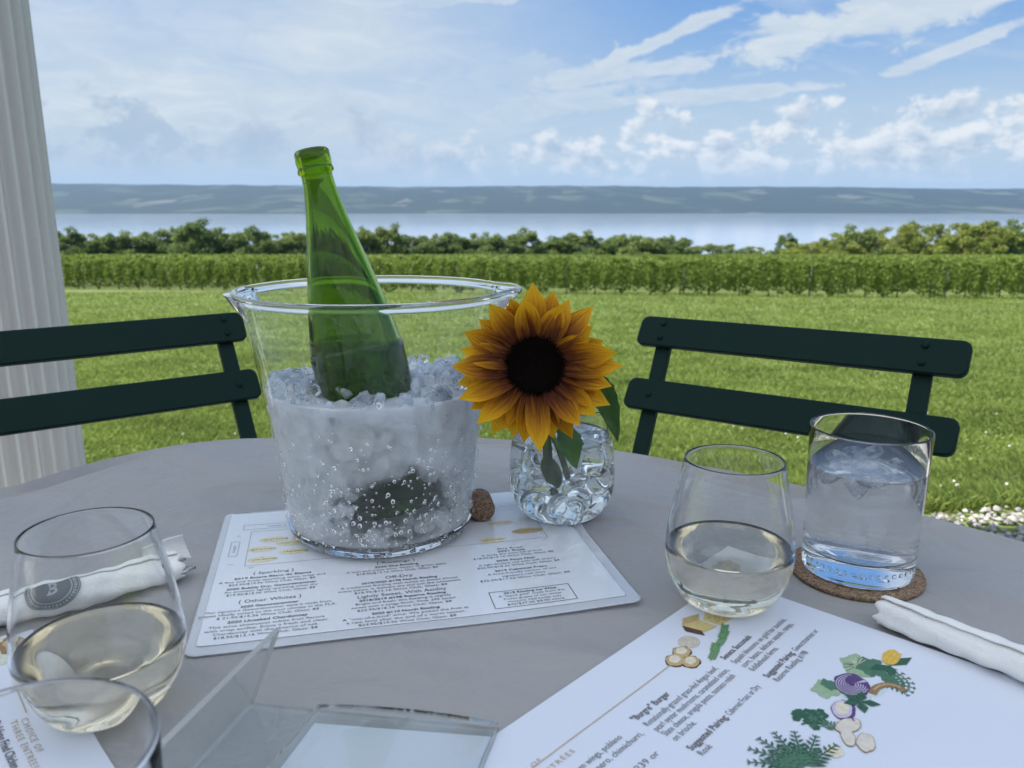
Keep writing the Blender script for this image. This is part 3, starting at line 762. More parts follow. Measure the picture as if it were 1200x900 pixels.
# ------------------------------------------------------------------ chairs
def Pd(u, v, depth):      # a point measured from the photograph at a given distance
    c, s = math.cos(PITCH), math.sin(PITCH); x = (u-600)/950*depth; w = (450-v)/950*depth
    return Vector((x, depth*c+w*s, CAMZ - depth*s + w*c))
def rrect(L, H, r, n=6):
    P = []
    for cx, cz, a0 in ((L/2-r, H/2-r, 0), (-L/2+r, H/2-r, PI/2), (-L/2+r, -H/2+r, PI), (L/2-r, -H/2+r, 3*PI/2)):
        for k in range(n+1): a = a0+PI/2*k/n; P.append((cx+r*math.cos(a), cz+r*math.sin(a)))
    return P
def slat(mb, c, ex, ey, ez, L, H, T, r=0.011):
    """rounded-corner board; ex along, ez up, ey thickness"""
    P = rrect(L, H, r); n = len(P); V = []; b = 0.0018
    for k, (yy, sc_) in enumerate(((-T/2, b), (-T/2+b, 0), (T/2-b, 0), (T/2, b))):
        for x, z in P:
            kx = x*(1-sc_*2/L); kz = z*(1-sc_*2/H); V.append(c+ex*kx+ey*yy+ez*kz)
    F = [tuple(range(n)), tuple(range(4*n-1, 3*n-1, -1))]
    for i in range(3): F += [(i*n+k, (i+1)*n+k, (i+1)*n+(k+1) % n, i*n+(k+1) % n) for k in range(n)]
    mb.add(V, F)
def build_chair(UL, UR, LL, LR, label, posts, H=.0455):
    """UL..LR: centres of the ends of the upper and lower back slats (world)"""
    ex = (UR-UL); L = ex.length; ex.normalize()
    ez = ((UL+UR)/2 - (LL+LR)/2); ez = (ez-ex*ez.dot(ex)).normalized(); ey = ez.cross(ex).normalized()   # ey points away from the camera side or to it
    if ey.y < 0: ey = -ey
    base = (LL+LR)/2; root = empty('slatted_chair', (base.x, base.y, 0)); off = Vector((base.x, base.y, 0)); tag(root, label, 'chair', 'slatted folding chairs round the table')
    for nm, A, B in (('upper', UL, UR), ('lower', LL, LR)):
        d = (B-A); mb = MB(); slat(mb, (A+B)/2-off, d.normalized(), ey, ez, d.length, H, .010); mb.build('back_slat', M['chair'], root, False)
    for f in posts:
        pt = UL+ex*L*f + ey*.011 + ez*.018 - off; pb = LL.lerp(LR, f) + ey*.011 - off
        dn = (pb-pt); dn = dn*(1/dn.length)
        end = pt + dn*((pt.z-0.42)/(-dn.z)); w = .0105
        def bar(A, B, name, wd=.011, th=.005):
            z_ = (A-B).normalized(); x_ = (ex - z_*ex.dot(z_)).normalized(); y_ = z_.cross(x_)
            mb = MB(); mb.box((A+B)/2, (2*wd, 2*th, (A-B).length), Matrix((x_, y_, z_)).transposed(), bev=.0012); mb.build(name, M['chair'], root)
        bar(pt, end, 'back_post')
        foot = Vector((end.x, end.y, 0))+Vector((ey.x, ey.y, 0)).normalized()*.10; bar(end, foot, 'leg')
        fr = Vector((end.x, end.y, 0)) - Vector((ey.x, ey.y, 0)).normalized()*.36; top = Vector((end.x, end.y, .44)) - Vector((ey.x, ey.y, 0)).normalized()*.02
        bar(top, fr + ex*.012, 'leg')
        for A, B, hs in ((UL, UR, (.012, -.010)), (LL, LR, (0.0,))):
            for h_ in hs:
                p = A.lerp(B, f) - ey*.005 + ez*h_ - off
                V, F = lathe([(.0046, 0), (.0046, .0008), (.0038, .0024), (.002, .0032), (0, .0034)], 14)
                R3 = (-ey).to_track_quat('Z', 'Y').to_matrix(); mesh('rivet', [R3 @ Vector(q)+p for q in V], F, M['chair'], root)
    ef = -Vector((ey.x, ey.y, 0)).normalized(); exf = Vector((ex.x, ex.y, 0)).normalized()
    for i in range(6):
        c = Vector((0, 0, .45)) + ef*(.05+.062*i); mb = MB(); slat(mb, c, exf, ef, Vector((0, 0, 1)), .38, .016, .05, .004); mb.build('seat_slat', M['chair'], root, False)
def chairs():
    UL, UR = Pd(750.5, 387.3, 1.19), Pd(1137.5, 422.5, .935); LL, LR = Pd(735, 459.5, 1.163), Pd(1122.5, 514.5, .912)
    build_chair(UL, UR, LL, LR, 'dark green slatted chair behind the wine glass and the water tumbler', (.085, .885))
    UR, U0 = Pd(286, 382.5, 1.22), Pd(0, 409, 1.02); LR, L0 = Pd(303, 449, 1.20), Pd(0, 489.5, .995)
    d = (U0-UR); d.normalize(); UL = UR+d*.425; d2 = (L0-LR).normalized(); LL = LR+d2*.430
    build_chair(UL, UR, LL, LR, 'dark green slatted chair in front of the column, left of the ice bucket', (.10, .93))
chairs()

# ------------------------------------------------------------------ glasses
def T(u, v, h=0.0):       # photo point on a plane h above the table -> x, y
    c, s = math.cos(PITCH), math.sin(PITCH); x = (u-600)/950; y = (450-v)/950; k = (CAMZ-TZ-h)/(s-y*c)
    return Vector((x*k, (c+y*s)*k))
WG = spl([(0.0215, 0.0006), (.034, .009), (.0435, .0255), (.0465, .043), (.0447, .066), (.0405, .089), (.0355, .1135)], 8)
WI = spl([(0.014, 0.0048), (.026, .0085), (.0375, .019), (.0445, .034), (.0453, .046), (.0435, .066), (.0393, .089), (.0343, .1135)], 8)
def wineglass_profile():
    return [(0, .0012), (.012, .0008), (.018, 0)] + WG + [(.0354, .1146), (.0349, .1150), (.0344, .1146)] + WI[::-1] + [(.006, .0042), (0, .0040)]
def liquid(Iprof, r0, z0, level, over=.00035, men=.0012):
    zs = [p for p in Iprof if p[1] < level-.0015]
    pr = [(0, z0-over), (r0*.6, z0-over)] + [(r+over, z-over*.6) for r, z in zs]
    rl = radius_at(Iprof, level)
    pr += [(rl+over, level+men), (rl-.0006, level+men*.55), (rl-.0018, level+men*.12), (rl-.004, level), (0, level)]
    return pr
def wineglass(x, y, level, label):
    root = empty('wine_glass', (x, y, TZ+.0012)); tag(root, label, 'wine glass', 'stemless wine glasses')
    V, F = lathe(wineglass_profile(), 128); mesh('bowl', V, F, M['clear'], root)
    V, F = lathe(liquid(WI, .014, .0048, level), 128); mesh('wine', V, F, M['wine'], root)
    return root
wineglass(.1605, .5574, .0475, 'stemless glass of white wine standing on the corner of the food menu')
wineglass(-.2410, .4290, .0450, 'stemless glass of white wine in front of the rolled napkin with a seal')

TO = [(0, .0006), (.030, .0006), (.0395, 0), (.0425, .0012), (.0432, .004), (.0440, .06), (.0448, .10), (.0453, .1175), (.0450, .1188), (.0444, .1192), (.0438, .1188)]
TI = [(.0436, .1175), (.0428, .09), (.0422, .05), (.0417, .026), (.0405, .0215), (.037, .0185), (.030, .0172), (.012, .0168), (0, .0168)]
def tumbler(x, y, z, label, m_=None):
    root = empty('water_tumbler', (x, y, z)); tag(root, label, 'tumbler')
    V, F = lathe(TO+TI, 128); mesh('glass_wall', V, F, m_ or M['clear'], root)
    return root
cp = Vector((.2808, .6115))
# cork coaster
def cork_mat():
    m_, t = mat('cork'); tc = t.add('ShaderNodeTexCoord'); ob = tc.outputs['Object']
    vo = t.add('ShaderNodeTexVoronoi', dict(feature='F1'), Vector=ob, Scale=700.0); sp = t.add('ShaderNodeSeparateColor', i0=vo.outputs['Color'])
    c = t.ramp(sp.outputs[0], [(0, (.09, .045, .022)), (.25, (.20, .125, .075)), (.7, (.27, .18, .115)), (1, (.36, .26, .18))])
    b = pbsdf(t, Base_Color=c, Roughness=.9); t.set(b.inputs['Normal'], bump(t, sp.outputs[1], .5, .0006)); out(t, b); return m_
M['cork'] = cork_mat()
V, F = lathe([(0, 0), (.0508, 0), (.0518, .0007), (.052, .003), (.0513, .004), (0, .004)], 96)
o = mesh('coaster', V, F, M['cork']); o.location = (cp.x, cp.y, TZ+.0005); tag(o, 'round brown cork coaster under the tumbler of iced water', 'coaster')
tz = TZ+.0049
tw = tumbler(cp.x+.001, cp.y+.001, tz, 'straight tumbler of iced water standing on the cork coaster')
TIp = [(r, z) for r, z in TI if r > .001][::-1]
M['iced_water'] = glass('iced_water', (0.985, 0.99, 0.995), 1.33)
_nt = M['iced_water'].node_tree; _v = _nt.nodes.new('ShaderNodeVolumeScatter'); _v.inputs['Density'].default_value = 3.0; _v.inputs['Color'].default_value = (.95, .98, 1, 1)
_nt.links.new(_v.outputs[0], [n_ for n_ in _nt.nodes if n_.type == 'OUTPUT_MATERIAL'][0].inputs['Volume'])
V, F = lathe(liquid(TIp, .012, .0168, .0870), 128); mesh('water', V, F, M['iced_water'], tw)
# small facets moulded in the thick base
mb = MB()
for k in range(40):
    a = 2*PI*k/40; R3 = Matrix.Rotation(a, 3, 'Z'); mb.box(R3 @ Vector((.0375, 0, .0105)), (.0022, .0030, .0036), R3, bev=.0006)
mb.build('base_facets', M['bead'], tw)
fg = T(62, 800, .1192)
fgl = tumbler(-.1660, .2340, TZ+.0008, 'clear tumbler at the near left edge, cut off by the frame', glass('near_clear_glass', (.985, .99, .995), 1.13))
fw = fgl.children[0]; fw.data.materials.append(M['clear'])
for p_ in fw.data.polygons:
    if p_.center.z > .1165: p_.material_index = 1
def chunk(name, s, seed, m_, parent=None, sub=2):
    r = random.Random(seed); bm = MB()
    V, F = lathe([(0, -1), (.62, -.80), (.95, -.35), (1, .1), (.8, .65), (.4, .92), (0, 1)], 9)
    planes = [(Vector((r.uniform(-1, 1), r.uniform(-1, 1), r.uniform(-1, 1))).normalized(), r.uniform(.38, .72)) for _ in range(9)]
    W = []
    for v in V:
        v = Vector(v)
        for nrm, d in planes:
            e = v.dot(nrm)-d
            if e > 0: v = v-nrm*e
        W.append(v*s*(1+r.uniform(-.06, .06)))
    bm.add(W, F); return bm
ice_group = 'ice cubes in the water tumbler'
rr = random.Random(5)
ice_spots = [(-.026, -.012, .081), (-.006, -.027, .080), (.001, .000, .083), (.028, .004, .081), (-.016, .020, .082), (.016, -.022, .080), (.012, .024, .081), (-.028, .008, .079), (-.012, -.012, .068), (.016, .004, .070), (.000, .030, .080)]
for i, (dx, dy, dz) in enumerate(ice_spots):
    c = chunk('ice_cube', .0142, 20+i, None); o = c.build('ice_cube', M['wet_ice'], None, True)
    o.location = (cp.x+dx, cp.y+dy, tz+dz); o.rotation_euler = (rr.uniform(-.3, .3), rr.uniform(-.3, .3), rr.uniform(0, 3)); o.scale = (1.1, 1.0, .62)
    md = o.modifiers.new('s', 'SUBSURF'); md.levels = 1; md.render_levels = 2
    tag(o, 'half-melted ice cube floating in the water of the straight tumbler', 'ice cube', ice_group)

# ------------------------------------------------------------------ ice bucket
BX, BY = -.1205, .705
BZ = TZ+.0035
# outer profile (r, z)
BO = spl([(.0795, .0035), (.0825, .008), (.0845, .016), (.0865, .035), (.0905, .075), (.0955, .115), (.1005, .150), (.1075, .185), (.1135, .2115)], 6)
wall = .0028
BI = [(r-wall, z) for r, z in BO if z > .012]
H1 = math.radians(8); H2 = math.radians(182)
def bmod(a, r, z):
    if z < .14: return 0
    k = min(1, max(0, (z-.145)/.06)); k = k*k*(3-2*k)
    def b(a0, w): 
        d = (a-a0+PI) % (2*PI)-PI; return math.exp(-(d/w)**4)
    return k*(.0125*b(H1, .27) + .0020*b(H2, .27))
def build_bucket():
    root = empty('ice_bucket', (BX, BY, BZ)); tag(root, 'clear acrylic ice bucket with frosted, beaded wall on the wine list', 'ice bucket')
    outer = [(0, .0015), (.060, .0015), (.070, .0002), (.0765, .0008)] + BO + [(.1143, .2140), (.1166, .2152), (.1174, .2170), (.1170, .2188), (.1156, .2198), (.1138, .2195), (.1124, .2182), (.1114, .2150)]
    inner = [(r, z) for r, z in BI[::-1] if z < .2140] + [(.0800, .0125), (.0770, .0088), (.070, .0075), (0, .0072)]
    V, F = lathe(outer+inner, 160, bmod); w_ = mesh('wall', V, F, [M['acrylic'], M['thin']], root)
    for p_ in w_.data.polygons:
        c_ = p_.center
        if .013 < c_.z < .2125: p_.material_index = 1
    # moulded finger ledges: sloping webs across the two bulges of the rim
    for a0, rr_ in ((H1, .1235), (H2, .1125)):
        mb = MB(); ca, sa = math.cos(a0), math.sin(a0); er = Vector((ca, sa, 0)); et = Vector((-sa, ca, 0)); ez = Vector((0, 0, 1))
        n = 10; Vt = []; 
        for i in range(n+1):
            u = -1+2*i/n; w = .026*u; bow = (1-u*u)
            A = er*(.1075+.004*(1-bow)) + et*w + ez*(.2165-.001*bow); B = er*(.1075+.0215*bow**.5*1.0) + et*w*.98 + ez*(.2155); C = er*(.103+.006*bow) + et*w*.9 + ez*(.2000-.012*bow)
            Vt += [A, B, C]
        Ft = []
        for i in range(n):
            for j in range(3): Ft.append((i*3+j, (i+1)*3+j, (i+1)*3+(j+1) % 3, i*3+(j+1) % 3))
        Ft += [(0, 1, 2), (n*3+2, n*3+1, n*3)]
        mb.add(Vt, Ft); o = mb.build('handle', M['acrylic'], root, True); 
        md = o.modifiers.new('b', 'BEVEL'); md.width = .0012; md.segments = 2; md.limit_method = 'ANGLE'
    # condensation drops on the outside
    bases = []
    for s_ in range(3):
        Vd, Fd = lathe([(0, -.05), (1.0, -.05), (.97, .12), (.82, .34), (.55, .52), (.25, .60), (0, .62)], 9); bases.append((np.array(Vd), Fd))
    V = []; F = []; r_ = random.Random(3); n = 0
    def put(a, z, s_, tall=1.15):
        R_ = radius_at(BO, z) + .0000; er = np.array((math.cos(a), math.sin(a), .0)); et = np.array((-math.sin(a), math.cos(a), 0)); ez = np.array((0, 0, 1.0))
        slope = (radius_at(BO, z+.004)-radius_at(BO, z-.004))/.008; ez = np.array((er[0]*slope, er[1]*slope, 1)); ez /= np.linalg.norm(ez); en = np.cross(et, ez)
        b, f = bases[0]; k = len(V)
        W = er*R_ + np.array((0, 0, z)) + b[:, [0]]*et*s_ + b[:, [1]]*ez*s_*tall + b[:, [2]]*en*s_
        V.extend(W.tolist()); F.extend([tuple(i+k for i in q) for q in f])
    cnt = 0
    while cnt < 540:
        a = math.radians(r_.uniform(-185, 5)); z = .006 + abs(r_.gauss(0, .05))
        if z > .20: continue
        right = math.exp(-((math.degrees(a)+65)/45)**2)
        if r_.random() > .25+.75*right: continue
        s_ = r_.choice([.0005, .0006, .0007, .0008, .0009, .0011, .0014, .0018]) if z < .12 else r_.choice([.0006, .0009, .0021])
        if z >= .12 and r_.random() > .12: continue
        put(a, z, s_, r_.uniform(1, 1.4)); cnt += 1
    for k in range(46):
        a = math.radians(-160+r_.uniform(0, 145)); put(a, .004+r_.uniform(0, .003), r_.uniform(.0012, .0026), .9)
    o = mesh('condensation_drops', V, F, M['drop'], root); o['kind'] = 'stuff'
build_bucket()

# slush filling the bucket
LEVEL = .1350
lump_src = [chunk('c', 1.0, 300+i, None) for i in range(12)]
def packed_mat():
    m_, t = mat('packed_ice'); tc = t.add('ShaderNodeTexCoord'); geo = t.add('ShaderNodeNewGeometry')
    n = t.noise(tc.outputs['Object'], 60, 4, 0.6)
    b = t.add('ShaderNodeMixShader', i0=.3, i1=t.add('ShaderNodeBsdfTransparent', Color=(1, 1, 1)).outputs[0], i2=pbsdf(t, Base_Color=(0.98, 0.99, 1.0), Roughness=0.1, IOR=1.12, Transmission_Weight=1.0, Normal=bump(t, n, .4, .003)).outputs[0])
    w = t.add('ShaderNodeMixShader', i0=.42, i1=t.add('ShaderNodeBsdfDiffuse', Color=(.97, .985, 1)).outputs[0], i2=t.add('ShaderNodeBsdfTranslucent', Color=(.97, .985, 1)).outputs[0])
    f = t.m('ADD', t.m('MULTIPLY', geo.outputs['Random Per Island'], .55), t.m('MULTIPLY', t.m('SUBTRACT', n, .5), .8), clamp=True)
    out(t, t.add('ShaderNodeMixShader', i0=t.m('ADD', f, .26), i1=b.outputs[0], i2=w.outputs[0])); return m_
M['packed'] = packed_mat()
def build_slush():
    root = empty('crushed_ice', (BX, BY, BZ)); tag(root, 'crushed ice and cloudy meltwater filling the acrylic bucket', 'crushed ice', kind='stuff')
    prof = [(r+.0004, z) for r, z in BI if z < LEVEL-.003]
    n = 120; V = [(0, 0, .0076)]; F = []; rows = []
    full = [(.04, .0076), (.068, .0079), (.0765, .0092), (.0805, .0125)] + prof + [(radius_at(BI, LEVEL)+.0004, LEVEL-.001)]
    for r, z in full:
        rows.append(len(V)); V += [(r*math.cos(2*PI*k/n), r*math.sin(2*PI*k/n), z) for k in range(n)]
    rt = radius_at(BI, LEVEL)
    pk = [(random.Random(i).uniform(-.09, .09), random.Random(i+500).uniform(-.09, .09), random.Random(i+900).uniform(-.0045, .0035)) for i in range(130)]
    def hz(x, y):
        b1, h1, b2 = 9, 0, 9
        for a, b, h in pk:
            d = (x-a)**2+(y-b)**2
            if d < b1: b2 = b1; b1, h1 = d, h
            elif d < b2: b2 = d
        e = min(1, (math.sqrt(b2)-math.sqrt(b1))/.006)
        return LEVEL-.001 + h1*e + .0012*e
    for f in np.linspace(.985, .02, 34):
        rows.append(len(V))
        for k in range(n):
            a = 2*PI*k/n; x, y = rt*f*math.cos(a), rt*f*math.sin(a); V.append((x, y, hz(x, y) if f < .97 else LEVEL))
    top = len(V); V.append((0, 0, LEVEL))
    F += [(0, rows[0]+(k+1) % n, rows[0]+k) for k in range(n)]
    for i in range(len(rows)-1):
        A, B = rows[i], rows[i+1]; F += [(A+k, A+(k+1) % n, B+(k+1) % n, B+k) for k in range(n)]
    F += [(top, rows[-1]+k, rows[-1]+(k+1) % n) for k in range(n)]
    o = mesh('icy_meltwater', V, F, M['slush'], root)
    r_ = random.Random(9); mb = MB()
    for i in range(330):
        a = r_.uniform(0, 2*PI); q = rt*r_.uniform(.0, 1)**.4; s_ = r_.uniform(.0055, .0105)
        c = chunk('c', s_, 100+i, None); R3 = Matrix.Rotation(r_.uniform(0, 6), 3, Vector((r_.uniform(-1, 1), r_.uniform(-1, 1), r_.uniform(-1, 1))).normalized())
        q = min(q, rt+.0010-s_*.95); p = Vector((q*math.cos(a), q*math.sin(a), LEVEL+r_.uniform(-.014, .0065)))
        mb.add([tuple(R3 @ Vector(v)+p) for v in c.V], c.F)
    o = mb.build('ice_pieces', M['ice'], root, False)
    # lumps packed below the surface, kept clear of the bottle
    b0 = Vector((-.1040-BX, .6690-BY, TZ+.034-BZ)); b1 = Vector((-.1660-BX, .6960-BY, CAMZ+.0375-BZ)); bd = (b1-b0).normalized()
    mb = MB(); n_ = 0; k = 0
    while n_ < 1300 and k < 60000:
        k += 1; a = r_.uniform(0, 2*PI); z = r_.uniform(.014, LEVEL-.004); s_ = r_.uniform(.006, .0115); lim = radius_at(BI, z)-s_*.85
        q = lim*r_.uniform(.25, 1)**.35; p = Vector((q*math.cos(a), q*math.sin(a), z))
        t_ = (p-b0).dot(bd); d_ = (p-b0-bd*t_).length
        if d_ < .041+s_*.8 and t_ > -.012: continue
        if ((p-Vector((.034, -.074, .045)))*1).length < .034: continue
        c = lump_src[n_ % 12]; R3 = Matrix.Rotation(r_.uniform(0, 6), 3, Vector((r_.uniform(-1, 1), r_.uniform(-1, 1), r_.uniform(-1, 1))).normalized())
        mb.add([tuple((R3 @ Vector(v))*s_+p) for v in c.V], c.F); n_ += 1
    mb.build('packed_ice', M['packed'], root, True)
build_slush()

# ------------------------------------------------------------------ green wine bottle leaning in the bucket
def build_bottle():
    base = Vector((-.1040, .6690, TZ+.034)); top = Vector((-.1660, .6960, CAMZ+.0375)); ax = (top-base); L = ax.length; ax.normalize()
    root = empty('wine_bottle', base); tag(root, 'open green flute-shaped wine bottle leaning in the ice bucket', 'bottle')
    root.rotation_euler = ax.to_track_quat('Z', 'Y').to_euler()
    s = lambda d: L-d
    O = spl([(.0375, .002), (.0398, .008), (.0400, .03), (.0400, s(.18)), (.0385, s(.165)), (.0350, s(.142)), (.0305, s(.118)), (.0235, s(.085)), (.0172, s(.055)), (.0138, s(.034)), (.0128, s(.0225))], 5)
    lip = [(.0128, s(.019)), (.0146, s(.0183)), (.0150, s(.0165)), (.0147, s(.0150)), (.0141, s(.0138)), (.0144, s(.0125)), (.0148, s(.008)), (.0145, s(.002)), (.0134, s(0)), (.0118, s(.0002)), (.0106, s(.0012))]
    I = [(max(.0102, r-.0028), z) for r, z in O if z > .012]
    prof = [(0, .014), (.014, .012), (.028, .004), (.034, .0008)] + O + lip + [(.0102, s(.006))] + I[::-1] + [(.036, .010), (.030, .0085), (.014, .017), (0, .019)]
    V, F = lathe(prof, 96); mesh('glass_body', V, F, M['bottle'], root)
    lab = [(r+.0003, z) for r, z in O if .085 < z < s(.185)]
    V, F = lathe([(.0403, .066), (.0403, .094)], 96)
    # paper label wraps two thirds of the body, low down in the ice
    keep = [f for f in F if -2.3 < math.atan2(sum(V[i][1] for i in f)/4, sum(V[i][0] for i in f)/4) < 0.4]
    m_ = plain('bottle_label', (.80, .66, .25), .6, 60, .1); mesh('label', V, keep, m_, root)
    # what wine is left inside, level with the horizon though the bottle leans
    Iw = [(r+.0003, z) for r, z in I if z < .135]; pr = [(0, .0185), (.014, .0165), (.030, .0082), (.0362, .0097)]+Iw
    V, F = lathe(pr+[(0, .150)], 72)
    inv = root.rotation_euler.to_matrix().inverted(); up = inv @ Vector((0, 0, 1)); c0 = .150
    W = []
    for x, y, z in V:
        if z > .12:
            z = c0 - (up.x*x+up.y*y)/up.z if z > .1 else z
        W.append((x, y, z))
    mesh('wine', W, F, M['bottle_wine'], root)
build_bottle()
#@@PART3
# ------------------------------------------------------------------ vase with glass beads and the sunflower
VX, VY = .0474, .7350
VO = spl([(.0285, .0005), (.039, .007), (.0478, .022), (.0503, .040), (.0492, .062), (.0462, .085), (.0430, .1085)], 8)
VI = spl([(.020, .0045), (.031, .0075), (.0425, .0175), (.0478, .034), (.0482, .046), (.0474, .062), (.0446, .085), (.0416, .1085)], 8)
def build_vase():
    root = empty('glass_vase', (VX, VY, TZ+.0012)); tag(root, 'round clear glass vase of water and glass beads holding the sunflower', 'vase')
    prof = [(0, .0008), (.02, .0004)] + VO + [(.0429, .1097), (.0423, .1101), (.0417, .1097)] + VI[::-1] + [(.008, .004), (0, .004)]
    V, F = lathe(prof, 128); mesh('bowl', V, F, M['clear'], root)
    V, F = lathe(liquid(VI, .02, .0045, .0800), 128); mesh('water', V, F, M['water'], root)
    r_ = random.Random(21); placed = []; tries = 0
    while len(placed) < 34 and tries < 60000:
        tries += 1
        s_ = r_.uniform(.0125, .0170); z = r_.uniform(.009, .056)
        lim = radius_at(VI, z)-s_*.72
        if lim < 0: continue
        a = r_.uniform(0, 2*PI); q = lim*(1-r_.random()**2*.9)
        p = Vector((q*math.cos(a), q*math.sin(a), z))
        if all((p-b).length > (s_+t_)*.66 for b, t_ in placed): placed.append((p, s_))
    me = None
    for p, s_ in placed:
        if me is None:
            V, F = lathe([(0, -.62), (.45, -.56), (.8, -.36), (.98, -.1), (1, .03), (.93, .2), (.7, .42), (.35, .56), (0, .6)], 20)
            o = mesh('glass_bead', V, F, M['bead']); me = o.data
            md = None
        else: o = bpy.data.objects.new('glass_bead', me); COL.objects.link(o)
        o.location = Vector((VX, VY, TZ+.0012))+p; o.scale = (s_, s_*r_.uniform(.8, 1), s_*r_.uniform(.65, .9)); o.rotation_euler = (r_.uniform(0, 3), r_.uniform(0, 3), r_.uniform(0, 3))
        tag(o, 'clear flattened glass bead lying under water in the round vase', 'glass bead', 'glass beads in the vase')
build_vase()

def petal_mat():
    m_, t = mat('sunflower_petal'); at = t.add('ShaderNodeAttribute', dict(attribute_name='tuv'))
    sp = t.add('ShaderNodeSeparateXYZ', i0=at.outputs['Vector']); u, v, rnd = sp.outputs   # u along, v across -1..1, rnd per petal
    st = t.comb(t.m('MULTIPLY', u, 1.6), t.m('MULTIPLY', v, 5.0), t.m('MULTIPLY', rnd, 31.0))
    n = t.noise(st, 2.0, 4, 0.6)
    f = t.m('ADD', u, t.m('MULTIPLY', t.m('SUBTRACT', n, 0.5), 0.55)); f = t.m('ADD', f, t.m('MULTIPLY', t.m('SUBTRACT', rnd, 0.5), 0.30))
    f = t.m('ADD', f, t.m('MULTIPLY', t.m('ABSOLUTE', v), 0.10))
    c = t.ramp(f, [(0.12, (.060, .011, .003)), (0.38, (.15, .034, .003)), (0.60, (.40, .145, .004)), (0.84, (.74, .35, .007)), (1.0, (.86, .48, .012))])
    vein = t.m('SINE', t.m('MULTIPLY', v, 17.0)); nb = bump(t, t.m('ADD', vein, t.m('MULTIPLY', n, 1.2)), 0.45, 0.0008)
    d = pbsdf(t, Base_Color=c, Roughness=.55, Specular_IOR_Level=.25, Normal=nb); tr = t.add('ShaderNodeBsdfTranslucent', Color=c, Normal=nb)
    out(t, t.add('ShaderNodeMixShader', i0=.42, i1=d.outputs[0], i2=tr.outputs[0])); return m_
M['petal'] = petal_mat()
def leafy():
    m_, t = mat('sunflower_leaf'); tc = t.add('ShaderNodeTexCoord'); n = t.noise(tc.outputs['Object'], 60, 4)
    c = t.mix(n, (.030, .085, .018), (.060, .14, .030)); d = pbsdf(t, Base_Color=c, Roughness=.5, Normal=bump(t, n, .4, .001)); tr = t.add('ShaderNodeBsdfTranslucent', Color=c)
    out(t, t.add('ShaderNodeMixShader', i0=.3, i1=d.outputs[0], i2=tr.outputs[0])); return m_
M['leaf'] = leafy(); M['stem'] = plain('sunflower_stem', (.10, .16, .05), .6, 80, .2)
M['seed'] = plain('seed_head', (.005, .003, .002), .8, 300, .4, bmp=.8, bs=900, Specular_IOR_Level=.06)
